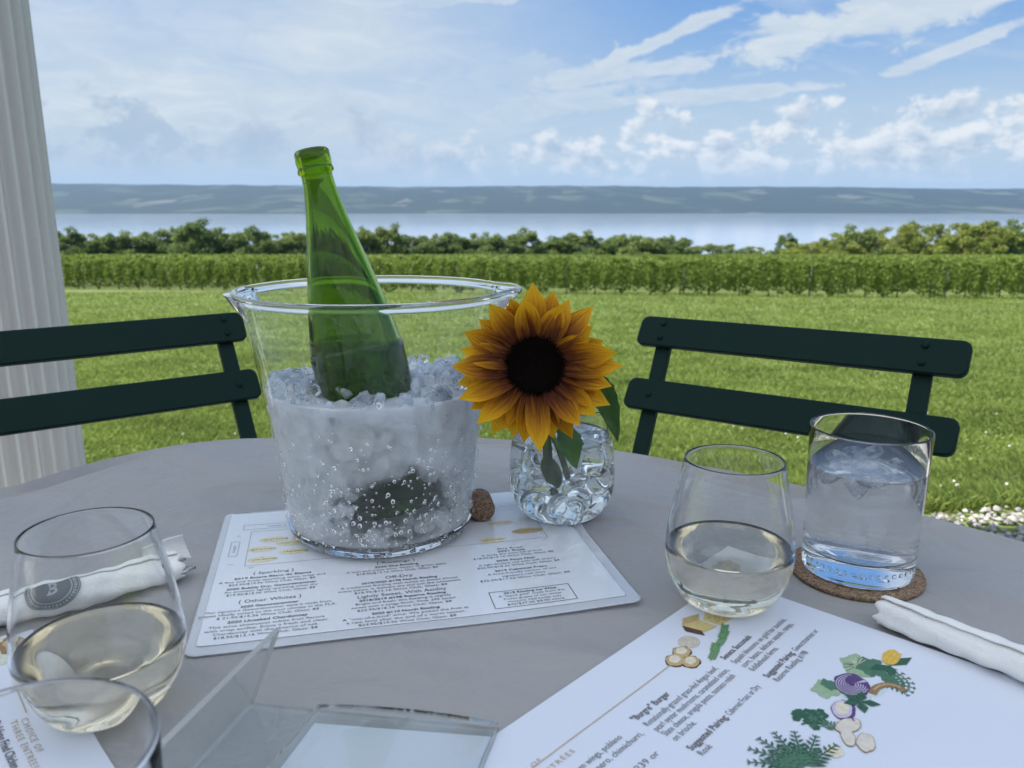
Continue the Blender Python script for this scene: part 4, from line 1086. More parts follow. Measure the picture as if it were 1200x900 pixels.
def build_sunflower():
    Pc = Pd(627, 428.5, .648)        # centre of the head, nodding toward the camera
    root = empty('sunflower', Pc); tag(root, 'orange and maroon sunflower with a black centre, facing out over the vase', 'sunflower')
    nrm = (Vector((0.02, 0, CAMZ-.02))-Pc).normalized(); nrm = (nrm + Vector((-.06, 0, -.02))).normalized()
    up = Vector((0, 0, 1)); ey = (up-nrm*up.dot(nrm)).normalized(); ex = ey.cross(nrm)
    def W(x, y, z): return ex*x+ey*y+nrm*z
    # measured petals: angle (deg, 0 = right, ccw), tip distance in head radii
    tips = [(93, 1.0), (76, .93), (60, .90), (44, 1.0), (27, .74), (13, .98), (3, 1.04), (-12, .94), (-27, 1.02), (-39, .94), (-50, .88), (-62, 1.0), (-75, .92), (-86, 1.02), (-97, .96), (-109, .93),
            (-121, 1.0), (-133, .97), (-143, .93), (-154, .99), (-165, 1.0), (-178, .98), (168, .92), (155, .95), (141, .88), (128, .92), (112, .86), (102, .82),
            (35, .84), (20, .88), (-5, .9), (-20, .86), (-45, .84), (-70, .86), (-92, .84), (-115, .85), (-140, .82), (-160, .84), (175, .8), (147, .8), (120, .8), (85, .8), (68, .8), (52, .82)]
    RH = .0665; RS = .0205
    for i, (a, q) in enumerate(tips):
        back = i >= 28; r_ = random.Random(i*7+1)
        a = math.radians(a+r_.uniform(-2, 2)); L = RH*q-RS*.8; w = (.0096 if not back else .0098)*r_.uniform(.92, 1.12)
        ca, sa = math.cos(a), math.sin(a); n1, n2 = 14, 8; V = []; A = []; tw = r_.uniform(-.6, .6); cup = r_.uniform(.15, .45); lift = r_.uniform(-.003, .006)-(.004 if back else 0); bend = r_.uniform(-.016, .011); side = r_.uniform(-.0022, .0022); rnd = r_.random()
        for k in range(n1+1):
            u = k/n1; ww = w*(.42+.58*math.sin(PI*min(1, u*.92+.10))**.8)*(1-max(0, (u-.62)/.38)**2.2) + .00012
            for j in range(n2+1):
                v = -1+2*j/n2; y = v*ww + side*u*u; z = lift*u + bend*u*u + cup*ww*v*v*.8 + v*ww*tw*u + (.0006*math.cos(v*9))*(1-u) + (-.0025 if back else 0)
                x = RS*.8 + u*L
                V.append(W(x*ca-y*sa, x*sa+y*ca, z+.001)); A.append((u, v, rnd))
        F = [(k*(n2+1)+j, k*(n2+1)+j+1, (k+1)*(n2+1)+j+1, (k+1)*(n2+1)+j) for k in range(n1) for j in range(n2)]
        o = mesh('petal', V, F, M['petal'], root)
        at = o.data.attributes.new('tuv', 'FLOAT_VECTOR', 'POINT'); at.data.foreach_set('vector', np.array(A, np.float32).ravel())
    # seed head: a dome studded with florets in the sunflower spiral
    mb = MB(); V, F = lathe([(0, -.006), (.021, -.005), (.0232, -.001), (.0222, .003), (.018, .0052), (.010, .0042), (0, .0034)], 48); mb.add([W(*v) for v in V], F)
    cone, cf = lathe([(1, 0), (.8, .9), (.35, 1.7), (0, 2.0)], 5)
    for k in range(560):
        q = .0236*math.sqrt((k+.5)/560); a = k*2.399963; z = float(np.interp(q, [0, .010, .018, .0222, .0236], [.0034, .0042, .0052, .003, .0005])); s_ = .00055+.00025*(q/.0236)
        mb.add([W(q*math.cos(a)*(1+.06*v[2])+v[0]*s_, q*math.sin(a)*(1+.06*v[2])+v[1]*s_, z+v[2]*s_*(.6+.7*q/.0236)) for v in cone], cf)
    mb.build('seed_head', M['seed'], root, False)
    # green sepals behind and stem
    for i in range(14):
        a = 2*PI*i/14; mb = MB(); V = []
        for k in range(7):
            u = k/6; ww = .006*(1-u**1.6)+.0001
            for v in (-1, 0, 1): V.append(W((.012+u*.026)*math.cos(a)-v*ww*math.sin(a), (.012+u*.026)*math.sin(a)+v*ww*math.cos(a), -.010-.004*math.sin(u*2)))
        mb.add(V, [(k*3+j, k*3+j+1, (k+1)*3+j+1, (k+1)*3+j) for k in range(6) for j in range(2)]); mb.build('sepal', M['leaf'], root, True)
    V, F = lathe([(0, -.006), (.02, -.007), (.017, -.014), (.008, -.020), (0, -.021)], 24); mesh('flower_base', [W(*v) for v in V], F, M['leaf'], root)
    e = Vector((VX-.006, VY-.004, TZ+.030))-Pc; st = MB()
    p0 = nrm*-.019; pts = [p0, p0-nrm*.018+Vector((.004, .004, -.006)), Vector((.010, .045, -.050)), Vector((.010, .050, -.085)), e]
    def bez(P, n=24):
        out_ = []
        for k in range(n+1):
            t_ = k/n; Q = [p.copy() for p in P]
            while len(Q) > 1: Q = [Q[i].lerp(Q[i+1], t_) for i in range(len(Q)-1)]
            out_.append(Q[0])
        return out_
    B = bez(pts); st.tube(B, .0042, 12); st.build('stem', M['stem'], root, True)
    b2 = MB(); b2.tube(bez([B[14], B[16]+Vector((.012, -.004, -.005)), B[20]+Vector((.016, -.004, -.012))], 8), .0026, 8); b2.build('stem', M['stem'], root, True)
    def leaf(base, mid, tip, wd, nr):
        base, mid, tip = base-Pc, mid-Pc, tip-Pc; n = 14; V = []
        for k in range(n+1):
            u = k/n; p = base.lerp(mid, u).lerp(mid.lerp(tip, u), u); d = (mid-base).lerp(tip-mid, u).normalized(); sd = d.cross(nr).normalized(); nn = sd.cross(d)
            ww = wd*(math.sin(PI*min(1, u**.8*.98+.02))**.85)*(1+.06*math.sin(u*40)) + .0003
            for v in (-1, -.5, 0, .5, 1): V.append(p+sd*ww*v+nn*(abs(v)*ww*.35+.0008*math.sin(u*22+v*3)))
        mesh('leaf', V, [(k*5+j, k*5+j+1, (k+1)*5+j+1, (k+1)*5+j) for k in range(n) for j in range(4)], M['leaf'], root)
    leaf(Pd(668, 497, .675), Pd(660, 520, .655), Pd(676, 549, .640), .0115, Vector((.3, -1, .25)))
    leaf(Pd(694, 440, .690), Pd(716, 462, .685), Pd(724, 518, .668), .0105, Vector((-.55, -.8, .5)))
build_sunflower()

# ------------------------------------------------------------------ wine cork behind the bucket
V, F = lathe([(0, 0), (.0108, 0), (.0117, .0008), (.0119, .002), (.0119, .026), (.0117, .0272), (.0108, .028), (0, .028)], 40)
co = mesh('cork', V, F, M['cork']); kp = T(563, 611); co.location = (-.0275, .7120, TZ+.0145); co.rotation_euler = Vector((-.16, .98, 0)).to_track_quat('Z', 'Y').to_euler()
tag(co, 'brown wine cork lying on its side between the bucket and the vase', 'cork')

# ------------------------------------------------------------------ printed sheets
DG = {}
def text_mesh(body, size, w=None, align='LEFT', bold=False, shear=0.0, spacing=1.0):
    """flat letters as arrays (V 2D, faces); w squeezes or stretches the line to that width"""
    cu = bpy.data.curves.new('t', 'FONT'); cu.body = body; cu.size = size; cu.align_x = align; cu.shear = shear; cu.resolution_u = 2; cu.space_character = spacing
    if bold: cu.offset = size*.022
    ob = bpy.data.objects.new('t', cu); COL.objects.link(ob)
    dg = bpy.context.evaluated_depsgraph_get(); me = bpy.data.meshes.new_from_object(ob.evaluated_get(dg))
    n = len(me.vertices); co_ = np.empty(n*3, np.float32); me.vertices.foreach_get('co', co_); co_ = co_.reshape(-1, 3)[:, :2].copy()
    F = [tuple(p.vertices) for p in me.polygons]
    bpy.data.objects.remove(ob); bpy.data.curves.remove(cu); bpy.data.meshes.remove(me)
    if w is not None and n:
        cw = co_[:, 0].max()-co_[:, 0].min()
        if cw > 0: co_[:, 0] *= w/cw
    return co_, F
class Sheet:
    """a sheet of paper: local frame (a, b) in metres -> world through a gently curled surface"""
    def __init__(s, O, th, zf): s.O = Vector(O); s.e1 = Vector((math.cos(th), math.sin(th))); s.e2 = Vector((-math.sin(th), math.cos(th))); s.zf = zf
    def W(s, a, b, lift=0.0):
        p = s.O+s.e1*a+s.e2*b; return (p.x, p.y, TZ+s.zf(a, b)+lift)
    def panel(s, x0, x1, y0, y1, r, name, m_, lift, th, parent=None, nx=36, ny=28):
        V = []; 
        def cl(a, b):   # pull the corners in to round them
            cx = min(max(a, x0+r), x1-r); cy_ = min(max(b, y0+r), y1-r); dx, dy = a-cx, b-cy_; m2 = max(abs(dx), abs(dy)); d = math.hypot(dx, dy)
            return (a, b) if d < 1e-9 or m2 == d else (cx+dx*m2/d, cy_+dy*m2/d)
        xs = sorted(set([x0+(x1-x0)*i/nx for i in range(nx+1)]+[x0+r*k/4 for k in range(5)]+[x1-r*k/4 for k in range(5)])); ys = sorted(set([y0+(y1-y0)*i/ny for i in range(ny+1)]+[y0+r*k/4 for k in range(5)]+[y1-r*k/4 for k in range(5)]))
        for l in (lift, lift+th):
            for y in ys:
                for x in xs: V.append(s.W(*cl(x, y), l))
        n, m2 = len(xs), len(ys); K = n*m2; F = []
        for j in range(m2-1):
            for i in range(n-1):
                q = (j*n+i, j*n+i+1, (j+1)*n+i+1, (j+1)*n+i); F.append(q[::-1]); F.append(tuple(K+t_ for t_ in q))
        per = [i for i in range(n)]+[j*n+n-1 for j in range(1, m2)]+[(m2-1)*n+i for i in range(n-2, -1, -1)]+[j*n for j in range(m2-2, 0, -1)]
        for i in range(len(per)): a, b = per[i], per[(i+1) % len(per)]; F.append((a, b, b+K, a+K))
        return mesh(name, V, F, m_, parent)
    def text(s, acc, body, a, b, size, w=None, align='LEFT', rot=0.0, lift=.0006, **k):
        co_, F = text_mesh(body, size, w, align, **k); V, FF = acc; K = len(V); c, sn = math.cos(rot), math.sin(rot)
        for x, y in co_: V.append(s.W(a+x*c-y*sn, b+x*sn+y*c, lift))
        FF.extend([tuple(i+K for i in f) for f in F])
    def strip(s, acc, pts, w, lift=.0006):
        V, FF = acc
        for (a, b), (c, d) in zip(pts[:-1], pts[1:]):
            L = math.hypot(c-a, d-b); nx, ny = -(d-b)/L*w/2, (c-a)/L*w/2; n = max(1, int(L/.01)); K = len(V)
            for i in range(n+1):
                t_ = i/n; x, y = a+(c-a)*t_, b+(d-b)*t_; V.append(s.W(x+nx, y+ny, lift)); V.append(s.W(x-nx, y-ny, lift))
            FF.extend([(K+2*i, K+2*i+1, K+2*i+3, K+2*i+2) for i in range(n)])
    def poly(s, acc, pts, lift=.0005):
        V, FF = acc; K = len(V); cx = sum(p[0] for p in pts)/len(pts); cy_ = sum(p[1] for p in pts)/len(pts)
        V.append(s.W(cx, cy_, lift)); V.extend([s.W(a, b, lift) for a, b in pts]); n = len(pts)
        FF.extend([(K, K+1+i, K+1+(i+1) % n) for i in range(n)])
    def ell(s, acc, a, b, ra, rb, rot=0.0, n=28, lift=.0005, wob=0.0, seed=0):
        r_ = random.Random(seed); ph = r_.uniform(0, 6); c, sn = math.cos(rot), math.sin(rot); P = []
        for i in range(n):
            t_ = 2*PI*i/n; k = 1+wob*math.sin(5*t_+ph)+wob*.6*math.sin(9*t_+ph*2); x, y = ra*k*math.cos(t_), rb*k*math.sin(t_); P.append((a+x*c-y*sn, b+x*sn+y*c))
        s.poly(acc, P, lift)
def bake(acc, name, m_, parent): 
    if acc[0]: return mesh(name, acc[0], acc[1], m_, parent, smooth=False)
def acc(): return ([], [])

def build_wine_list():
    z = lambda a, b: .0012 + .0022*max(0, (a-.22)/.1)**2*max(0, 1-b/.25) + .0018*max(0, (.05-a)/.05)**2*(.3+b) + .0012*max(0, 1-b/.05)**2*math.sin(a*16)**2*.6
    s = Sheet((-.2158, .4873), math.radians(13.0), z)
    root = empty('wine_list', (0, 0, 0)); tag(root, 'laminated wine list sheet lying under the ice bucket', 'menu')
    s.panel(-.0035, .3225, -.0035, .2520, .008, 'laminated_sleeve', M['pouch'], 0, .0006, root)
    s.panel(.003, .313, .0075, .2475, .003, 'paper', M['menu_paper'], .0009, .0004, root)
    L = .0016; d = acc(); p = acc(); ov = acc(); ov2 = acc()
    def tx(t_, a, b, size=.0045, w=None, A=None, bold=False): s.text(A if A is not None else d, t_, a, b, size, w, 'CENTER', lift=L, bold=bold)
    # header and tasting chart
    def rect(A, x0, y0, x1, y1, w=.0005): s.strip(A, [(x0, y0), (x1, y0), (x1, y1), (x0, y1), (x0, y0)], w, L)
    rect(p, .017, .2065, .300, .2175); tx('WINE & CHEESE PAIRING CHART', .075, .2100, .0045, .075, p); tx('EACH FLIGHT INCLUDES FIVE POURS', .225, .2100, .0045, .1, p)
    rect(p, .0245, .1290, .2840, .2010); rect(p, .0095, .1500, .0165, .1800)
    s.text(p, 'SWEET', .0145, .1570, .0035, .016, rot=PI/2, lift=L); tx('dry', .014, .1920, .003, None, p); tx('wet', .013, .1330, .003, None, p); tx('light', .03, .1240, .003, None, p); tx('full', .28, .1240, .003, None, p)
    for a, b, nm in ((.045, .1800, 'sparkling'), (.060, .1695, 'rose cuvee'), (.036, .1605, 'gruner'), (.063, .1505, 'riesling'), (.038, .1395, 'chardonnay')):
        s.ell(ov, a, b, .0125, .0055, lift=.00145); tx(nm, a+.002, b-.001, .0034, .021)
    for a, b, nm in ((.250, .1709, 'pinot noir'), (.235, .1348, 'late harvest')): s.ell(ov, a, b, .0125, .0055, lift=.00145); tx(nm, a, b-.001, .0034, .018)
    s.ell(ov2, .270, .1476, .0150, .0062, lift=.00145); tx('cabernet franc', .270, .1466, .0034, .024)
    def col(cx, rows):
        for b, t_, size, w, bold in rows:
            s.text(d, t_, cx, b, size, w, 'CENTER', lift=L, bold=bold)
    col(.0485, [(.1115, '{ Sparkling }', .0062, .032, False), (.1045, '2019 Estate Blanc de Blancs', .0044, .060, True), (.0990, 'A fine and lively sparkling wine, crisp and', .0044, .082, False), (.0940, '$24.95/$19.96 Wine Club; Glass: $8', .0044, .066, False),
        (.0870, '2020 Bubbly Dry, Gewurztraminer', .0044, .068, True), (.0820, 'An aromatic lightly sparkling wine; dry', .0044, .070, False), (.0770, '$19.95/$15.96 Wine Club; Glass: $8', .0044, .066, False),
        (.0640, '{ Other Whites }', .0068, .046, False), (.0565, '2020 Gewurztraminer', .0046, .042, True), (.0515, 'Our signature Gewurztraminer wine is made from', .0044, .090, False), (.0465, 'grapes ideally suited to the cool climate in the FLX.', .0044, .098, False), (.0415, '$ 21.95/$15.36 Wine Club; Glass: $8', .0044, .072, False),
        (.0345, '2020 Unoaked Chardonnay', .0048, .056, True), (.0290, 'This wine showcases subtle fruit flavors', .0045, .080, False), (.0240, 'with crisp acidity. Enjoy a fresh and clean', .0045, .084, False), (.0190, 'Chardonnay with the absence of oak.', .0045, .072, False), (.0140, '$18.95/$13.16 Wine Club; Glass: $8', .0045, .070, False)])
    col(.1470, [(.1080, '{ Rieslings }', .0062, .032, False), (.1010, '2020 Dry Riesling', .0046, .036, True), (.0960, 'A lean and stony wine. Notes of green apple', .0044, .082, False), (.0910, '$18.95/$13.16 Wine Club; Glass: $8', .0044, .066, False),
        (.0800, 'Off-Dry', .0068, .022, False), (.0740, '2019/2020 #198 North Riesling', .0045, .060, True), (.0690, 'A traditional Riesling with tastes to please almost', .0044, .092, False), (.0640, 'every palate. It delivers dry and just the sweetness.', .0044, .096, False), (.0590, '$18.95/$13.16 Wine Club; Glass: $8', .0044, .072, False),
        (.0515, 'Lightly Sweet, With Acidity', .0068, .068, False), (.0460, '2018/2019 #198 Reserve Riesling', .0045, .066, True), (.0410, 'Bright and fresh, this Riesling is slightly', .0044, .072, False), (.0360, 'sweet with a tangy finish. Only 295 cases!', .0044, .078, False), (.0310, '$22.95/$18.36 Wine Club; Glass: $8', .0044, .070, False),
        (.0240, '2020 #110 North Riesling', .0046, .050, True), (.0190, 'A "one-of-a-kind" wine. We picked the fruit at', .0044, .092, False), (.0140, 'a ripe level after the end of a warm season.', .0044, .086, False), (.0090, '$24.95/$19.96 Wine Club; Glass: $8', .0044, .070, False)])
    col(.2460, [(.1130, 'Dry Rose', .0052, .022, False), (.1080, '2021 Rose', .0044, .024, True), (.1030, 'A lively dry wine full of fruit.', .0042, .054, False), (.0980, '$18.95/$13.16 Wine Club; Glass: $8', .0042, .070, False),
        (.0900, '2020 Pinot Noir', .0046, .034, True), (.0850, 'A light-bodied red with soft cherry', .0042, .066, False), (.0800, '$22.95/$18.36 Wine Club; Glass: $8', .0042, .070, False),
        (.0720, '2019 Cabernet Franc', .0046, .044, True), (.0670, 'A food-friendly version of our', .0042, .058, False), (.0620, 'signature red wine', .0042, .036, False), (.0570, '$22.95/$17.56 Wine Club; Glass: $8', .0042, .074, False)])
    rect(d, .2120, .0128, .2755, .0385, .0006)
    col(.2440, [(.0335, '2018 Riesling Ice Wine', .0043, .042, True), (.0290, 'A "liquid gold" made from the', .0040, .052, False), (.0245, 'frozen grapes of our winter', .0040, .046, False), (.0200, 'vineyard. Half bottle only', .0040, .042, False), (.0155, '$45/$37.50 $8.00 extra', .0040, .044, False)])
    bake(ov, 'yellow_ovals', M['oval'], root); bake(ov2, 'tan_oval', M['oval2'], root); bake(p, 'pale_lettering', M['ink_pale'], root); bake(d, 'lettering', M['ink'], root)
build_wine_list()

IC = {k: ink('print_'+k, c) for k, c in dict(green=(.07, .17, .10), deep=(.025, .10, .055), pale=(.30, .42, .26), purple=(.09, .045, .16), lilac=(.55, .48, .62), brown=(.30, .17, .08), tan=(.50, .37, .17), wheat=(.62, .50, .20),
      cream=(.68, .62, .48), yellow=(.72, .42, .02), dark=(.10, .045, .03), wash=(.60, .60, .48), grn2=(.12, .28, .10), grey=(.40, .38, .36), wash2=(.56, .64, .64), mushroom=(.66, .60, .50)).items()}
def illustrations(s, root, which=('cheese', 'veg')):
    A = {k: acc() for k in IC}; r_ = random.Random(4)
    # b is negative down the page here
    def E(k, a, b, ra, rb, rot=0, lift=.0005, wob=.06, seed=0): s.ell(A[k], a, b, ra, rb, rot, 26, lift, wob, seed)
    def sprig(k, a, b, ang, L, nl, wl, lift=.0008, w=.0006, taper=True):
        c, sn = math.cos(ang), math.sin(ang); s.strip(A[k], [(a, b), (a+c*L, b+sn*L)], w, lift)
        for i in range(nl):
            t_ = (i+1)/(nl+.5); q = wl*((1-t_*.75) if taper else 1); px_, py_ = a+c*L*t_, b+sn*L*t_
            for sd in (-1, 1):
                an = ang+sd*.9; dx, dy = math.cos(an)*q, math.sin(an)*q; ox, oy = -math.sin(an)*q*.16, math.cos(an)*q*.16
                s.poly(A[k], [(px_, py_), (px_+dx*.5+ox, py_+dy*.5+oy), (px_+dx, py_+dy), (px_+dx*.5-ox, py_+dy*.5-oy)], lift)
    if 'cheese' in which:
        E('wash', -.100, -.033, .036, .020, .1, .00045, .10, 3); E('wash', -.070, -.040, .030, .013, 0, .00046, .10, 5)
        # three mushrooms
        for a, b, q in ((-.130, -.034, .0078), (-.1185, -.0320, .0075), (-.1245, -.0425, .0074)):
            E('dark', a, b, q*1.05, q*.85, .2, .0006, .05, 1); E('tan', a+.0004, b+.0004, q*.93, q*.74, .2, .0007, .03, 2); E('cream', a+.001, b+.001, q*.62, q*.46, .2, .0008, .06, 3)
        # onion spiral
        for k in range(4):
            q = .0080-.0019*k; P = [(-.1045+q*math.cos(t_), -.0290+q*.85*math.sin(t_)) for t_ in np.linspace(0, 2*PI, 22)]; s.strip(A['grey'], P, .0005, .0008)
        E('cream', -.1045, -.029, .0082, .007, 0, .0006, .02, 4)
        # wedges of cheese and wheat
        s.poly(A['dark'], [(-.094, -.020), (-.089, -.014), (-.086, -.028), (-.090, -.033)], .0009)
        s.poly(A['wheat'], [(-.089, -.014), (-.074, -.019), (-.073, -.033), (-.086, -.030)], .0009); s.poly(A['tan'], [(-.0885, -.0142), (-.080, -.009), (-.066, -.014), (-.074, -.019)], .00095)
        s.poly(A['wheat'], [(-.072, -.021), (-.040, -.008), (-.022, -.012), (-.025, -.024), (-.050, -.036), (-.070, -.034)], .0006)
        for i in range(44): 
            a, b = r_.uniform(-.068, -.028), 0; b = -.021+(a+.048)*.25+r_.uniform(-.009, .009); E('tan', a, b, .0019, .0007, .35, .0007+i*2e-6, 0, i)
        [sprig('grn2', -.1150+.009*k, -.0515+.0026*k, .28+.12*math.sin(k*2), .012, 7, .0040+.0006*(k % 2), .0010+k*2e-5, .0007, False) for k in range(5)]
    if 'veg' in which:
        E('wash2', -.112, -.143, .060, .022, .0, .00045, .08, 9)
        # corn cob
        E('yellow', -.0295, -.137, .0105, .0052, .12, .0010, .02, 1)
        for q in range(7):
            for p_ in (-1, 0, 1): E('wheat', -.037+q*.0026, -.1375+p_*.0030, .0009, .0008, 0, .0011, 0, 1)
        for an, L in ((2.6, .016), (.3, .018), (-.35, .021), (3.5, .013)): 
            c, sn = math.cos(an), math.sin(an); s.poly(A['deep'], [(-.040, -.140), (-.040+c*L*.5-sn*.004, -.140+sn*L*.5+c*.004), (-.040+c*L, -.140+sn*L), (-.040+c*L*.5+sn*.004, -.140+sn*L*.5-c*.004)], .0009)
        # lettuce
        E('pale', -.0550, -.124, .0135, .0095, .4, .0007, .12, 3); E('green', -.0500, -.131, .0110, .0080, .2, .00075, .16, 5)
        for i in range(16): an = r_.uniform(0, 6.28); s.strip(A['cream' if i % 2 else 'green'], [(-.055+.003*math.cos(an), -.124+.002*math.sin(an)), (-.055+.011*math.cos(an), -.124+.0075*math.sin(an))], .0005, .0009)
        # kale leaf
        for an in np.linspace(-1.9, .5, 9): sprig('green', -.060, -.142, an, .019, 5, .0075, .00085, .0008)
        # purple cabbage half
        E('purple', -.0790, -.130, .0130, .0105, .3, .0010, .04, 8)
        for k in range(6):
            q = .0112-.0017*k; P = [(-.079+q*math.cos(t_)*1.05, -.130+q*.8*math.sin(t_)) for t_ in np.linspace(.5+k*.3, 4.9+k*.2, 14)]; s.strip(A['lilac'], P, .0006, .0012)
        s.poly(A['lilac'], [(-.0700, -.1360), (-.076, -.1310), (-.0690, -.1335)], .0013)
        # brown pepper
        P = [(-.074+.013*math.cos(t_), -.151+.009*math.sin(t_)) for t_ in np.linspace(-.6, 2.0, 9)]; s.strip(A['brown'], P, .0048, .0010); s.strip(A['tan'], P[1:-1], .0012, .0011)
        # herb leaves
        E('pale', -.094, -.120, .0100, .0080, 0, .0007, .14, 12); E('green', -.0885, -.1195, .0060, .0045, 1, .0008, .14, 13)
        for an in (0.3, 1.4, 2.5, 3.7, 5.2): 
            c, sn = math.cos(an), math.sin(an); L = .0115; s.poly(A['deep'], [(-.0930, -.1405), (-.0930+c*L*.5-sn*.0033, -.1405+sn*L*.5+c*.0033), (-.0930+c*L, -.1405+sn*L), (-.0930+c*L*.5+sn*.0033, -.1405+sn*L*.5-c*.0033)], .0012)
        # white radish cut
        E('purple', -.1080, -.1360, .0105, .0068, .25, .0009, .03, 2); E('lilac', -.1080, -.1352, .0096, .0056, .25, .0010, .03, 2); E('cream', -.1075, -.1350, .0072, .0040, .25, .0011, .03, 2); s.strip(A['purple'], [(-.1120, -.1415), (-.1150, -.1450)], .001, .0012)
        # broccoli
        for i in range(30): 
            an = r_.uniform(0, 6.28); q = math.sqrt(r_.random()); E('deep', -.1300+.0115*q*math.cos(an), -.1250+.0085*q*math.sin(an), .0028, .0024, 0, .0008+i*3e-6, .1, i)
        for i in range(22): 
            an = r_.uniform(0, 6.28); q = math.sqrt(r_.random()); E('green', -.1300+.0105*q*math.cos(an), -.1250+.0078*q*math.sin(an), .0010, .0009, 0, .00095+i*3e-6, .1, i)
        sprig('green', -.1330, -.1320, -.7, .0160, 7, .0070, .0010)
        # sliced mushroom
        for k, g in (('brown', 1.0), ('mushroom', .93)):
            E(k, -.1215, -.1440, .0100*g, .0055*g, -.2, .0011 if g == 1 else .0012, .03, 4); E(k, -.1320, -.1480, .0085*g, .0038*g, .5, .0011 if g == 1 else .0012, .02, 4); E(k, -.1300, -.1570, .0090*g, .0050*g, .3, .0011 if g == 1 else .0012, .05, 6)
        E('cream', -.1490, -.1470, .0060, .0048, 0, .0009, .05, 7)
        # parsley
        for an in np.linspace(-.2, 3.0, 9): sprig('deep', -.1720, -.1400, an, .030, 7, .0105, .0012, .0008)
        for an in np.linspace(0, 3.0, 7): sprig('green', -.1740, -.1400, an, .020, 6, .0085, .0014, .0008)
    for k, a in A.items(): bake(a, 'illustration', IC[k], root)

def build_food_menu():
    z = lambda a, b: .0010 + .0042*max(0, min(1, (-b-.19)/.09))*.0 + .0006*(1+math.sin(a*30)*math.sin(b*25)) 
    s = Sheet((.1716, .5984), math.radians(46.98), z)
    root = empty('food_menu', (0, 0, 0)); tag(root, 'large food menu printed with vegetables, under the right wine glass', 'menu', 'printed food menus')
    s.panel(-.432, 0, -.279, 0, .0006, 'paper', M['paper'], 0, .0005, root, nx=50, ny=36)
    d = acc(); g = acc(); L = .0009
    def tx(t_, a, b, size=.0058, w=None, bold=False, A=None, **k): s.text(A if A is not None else d, t_, a, -b, size, w, 'LEFT', lift=L, bold=bold, **k)
    s.strip(g, [(-.300, -.0345), (-.136, -.0345)], .0007, L)
    tx('CHOICE OF', -.2985, .0345, .0046, .034, A=g, spacing=1.3); tx('THREE ENTRÉES', -.2985, .0430, .0046, .052, A=g, spacing=1.3)
    # left block
    tx('Fire-roasted chicken wings, poblano', -.295, .0550, .0062, .076); tx('crema, charred romero, chimichurri,', -.295, .0620, .0062, .087); tx('toasted corn tortilla', -.295, .0690, .0062, .045); tx('Suggested Pairing: #239 or', -.295, .0778, .0062, .079); tx('Estate Grüner', -.295, .0845, .0062, .030)
    tx('"Burgre" Burger', -.2015, .0518, .0066, .0375, True)
    tx('Rotationally-grazed grass-fed Angus beef,', -.2005, .0597, .0064, .081); tx('pearl oyster mushrooms, caramelized onion,', -.2005, .0661, .0064, .084); tx('Slate cheese, arugula pesto, tomato relish', -.2005, .0722, .0064, .081); tx('on brioche.', -.2005, .0785, .0064, .0225)
    tx('Suggested Pairing:', -.2015, .0893, .0064, .041, True); tx('Cabernet Franc or Dry', -.1585, .0893, .0064, .039); tx('Rosé', -.2015, .0958, .0064, .0105)
    tx('Seneca Succotash', -.1075, .0580, .0064, .0375, True)
    tx('Squash blossoms on gold bar zucchini,', -.1070, .0655, .0064, .076); tx('corn, beans, delicate squash, ramps,', -.1070, .0720, .0064, .073); tx('fiddlehead ferns.', -.1070, .0782, .0064, .036)
    tx('Suggested Pairing:', -.1075, .0885, .0064, .0385, True); tx('Gewurztraminer or', -.0665, .0885, .0064, .036); tx('Reserve Riesling #198', -.1075, .0950, .0064, .045)
    illustrations(s, root)
    bake(d, 'lettering', M['ink2'], root); bake(g, 'gold_lettering', M['gold'], root)
    # second copy of the menu at the left
    z2 = lambda a, b: .0010
    th = math.atan2(-.73, .68); O = Vector((-.3444, .5202)); s2 = Sheet((O.x, O.y), th, z2)
    # its frame: a to the right along the reading direction, b negative down the page
    root = empty('food_menu', (0, 0, 0)); tag(root, 'food menu with gold lettering under the left wine glass', 'menu', 'printed food menus')
    s2.panel(0, .42, -.10, 0, .0006, 'paper', M['paper'], .0004, .0005, root)
    d = acc(); g = acc()
    def loc(p): q = Vector(p)-O; return q.dot(s2.e1), q.dot(s2.e2)
    a1, b1 = loc((-.2990, .4350)); a2, b2 = loc((-.2854, .4181)); a0, b0 = loc((-.3072, .4300))
    s2.strip(g, [(a0-.02, b0-.02), (a0, b0), (a1, b1)], .0007, .0014) if False else s2.strip(g, [(a1, b1-.03), (a1, b1), (a2, b1)], .0007, .0014)
    ca, cb = loc(T(30, 850)); s2.text(g, 'CHOICE OF', ca, cb-.002, .0052, .0345, lift=.0014, spacing=1.3); ca, cb = loc(T(17, 853)); s2.text(g, 'THREE ENTRÉES', ca, cb-.002, .0052, .050, lift=.0014, spacing=1.3)
    ca, cb = loc((-.2960, .4120)); s2.text(d, 'Poblano Fried Chicken', ca, cb-.004, .0068, .046, lift=.0014, bold=True); s2.text(d, 'Buttermilk brined thighs,', ca, cb-.013, .0062, .05, lift=.0014)
    bake(g, 'gold_lettering', M['gold'], root); bake(d, 'lettering', M['ink2'], root)
    A = {k: acc() for k in ('brown', 'tan', 'wash')}
    s2.ell(A['wash'], .022, -.018, .020, .015, lift=.0011, wob=.1); s2.ell(A['brown'], .018, -.013, .012, .008, lift=.0013, wob=.1); s2.ell(A['tan'], .016, -.012, .008, .005, lift=.0015, wob=.1)
    for k, a in A.items(): bake(a, 'illustration', IC[k], root)
build_food_menu()

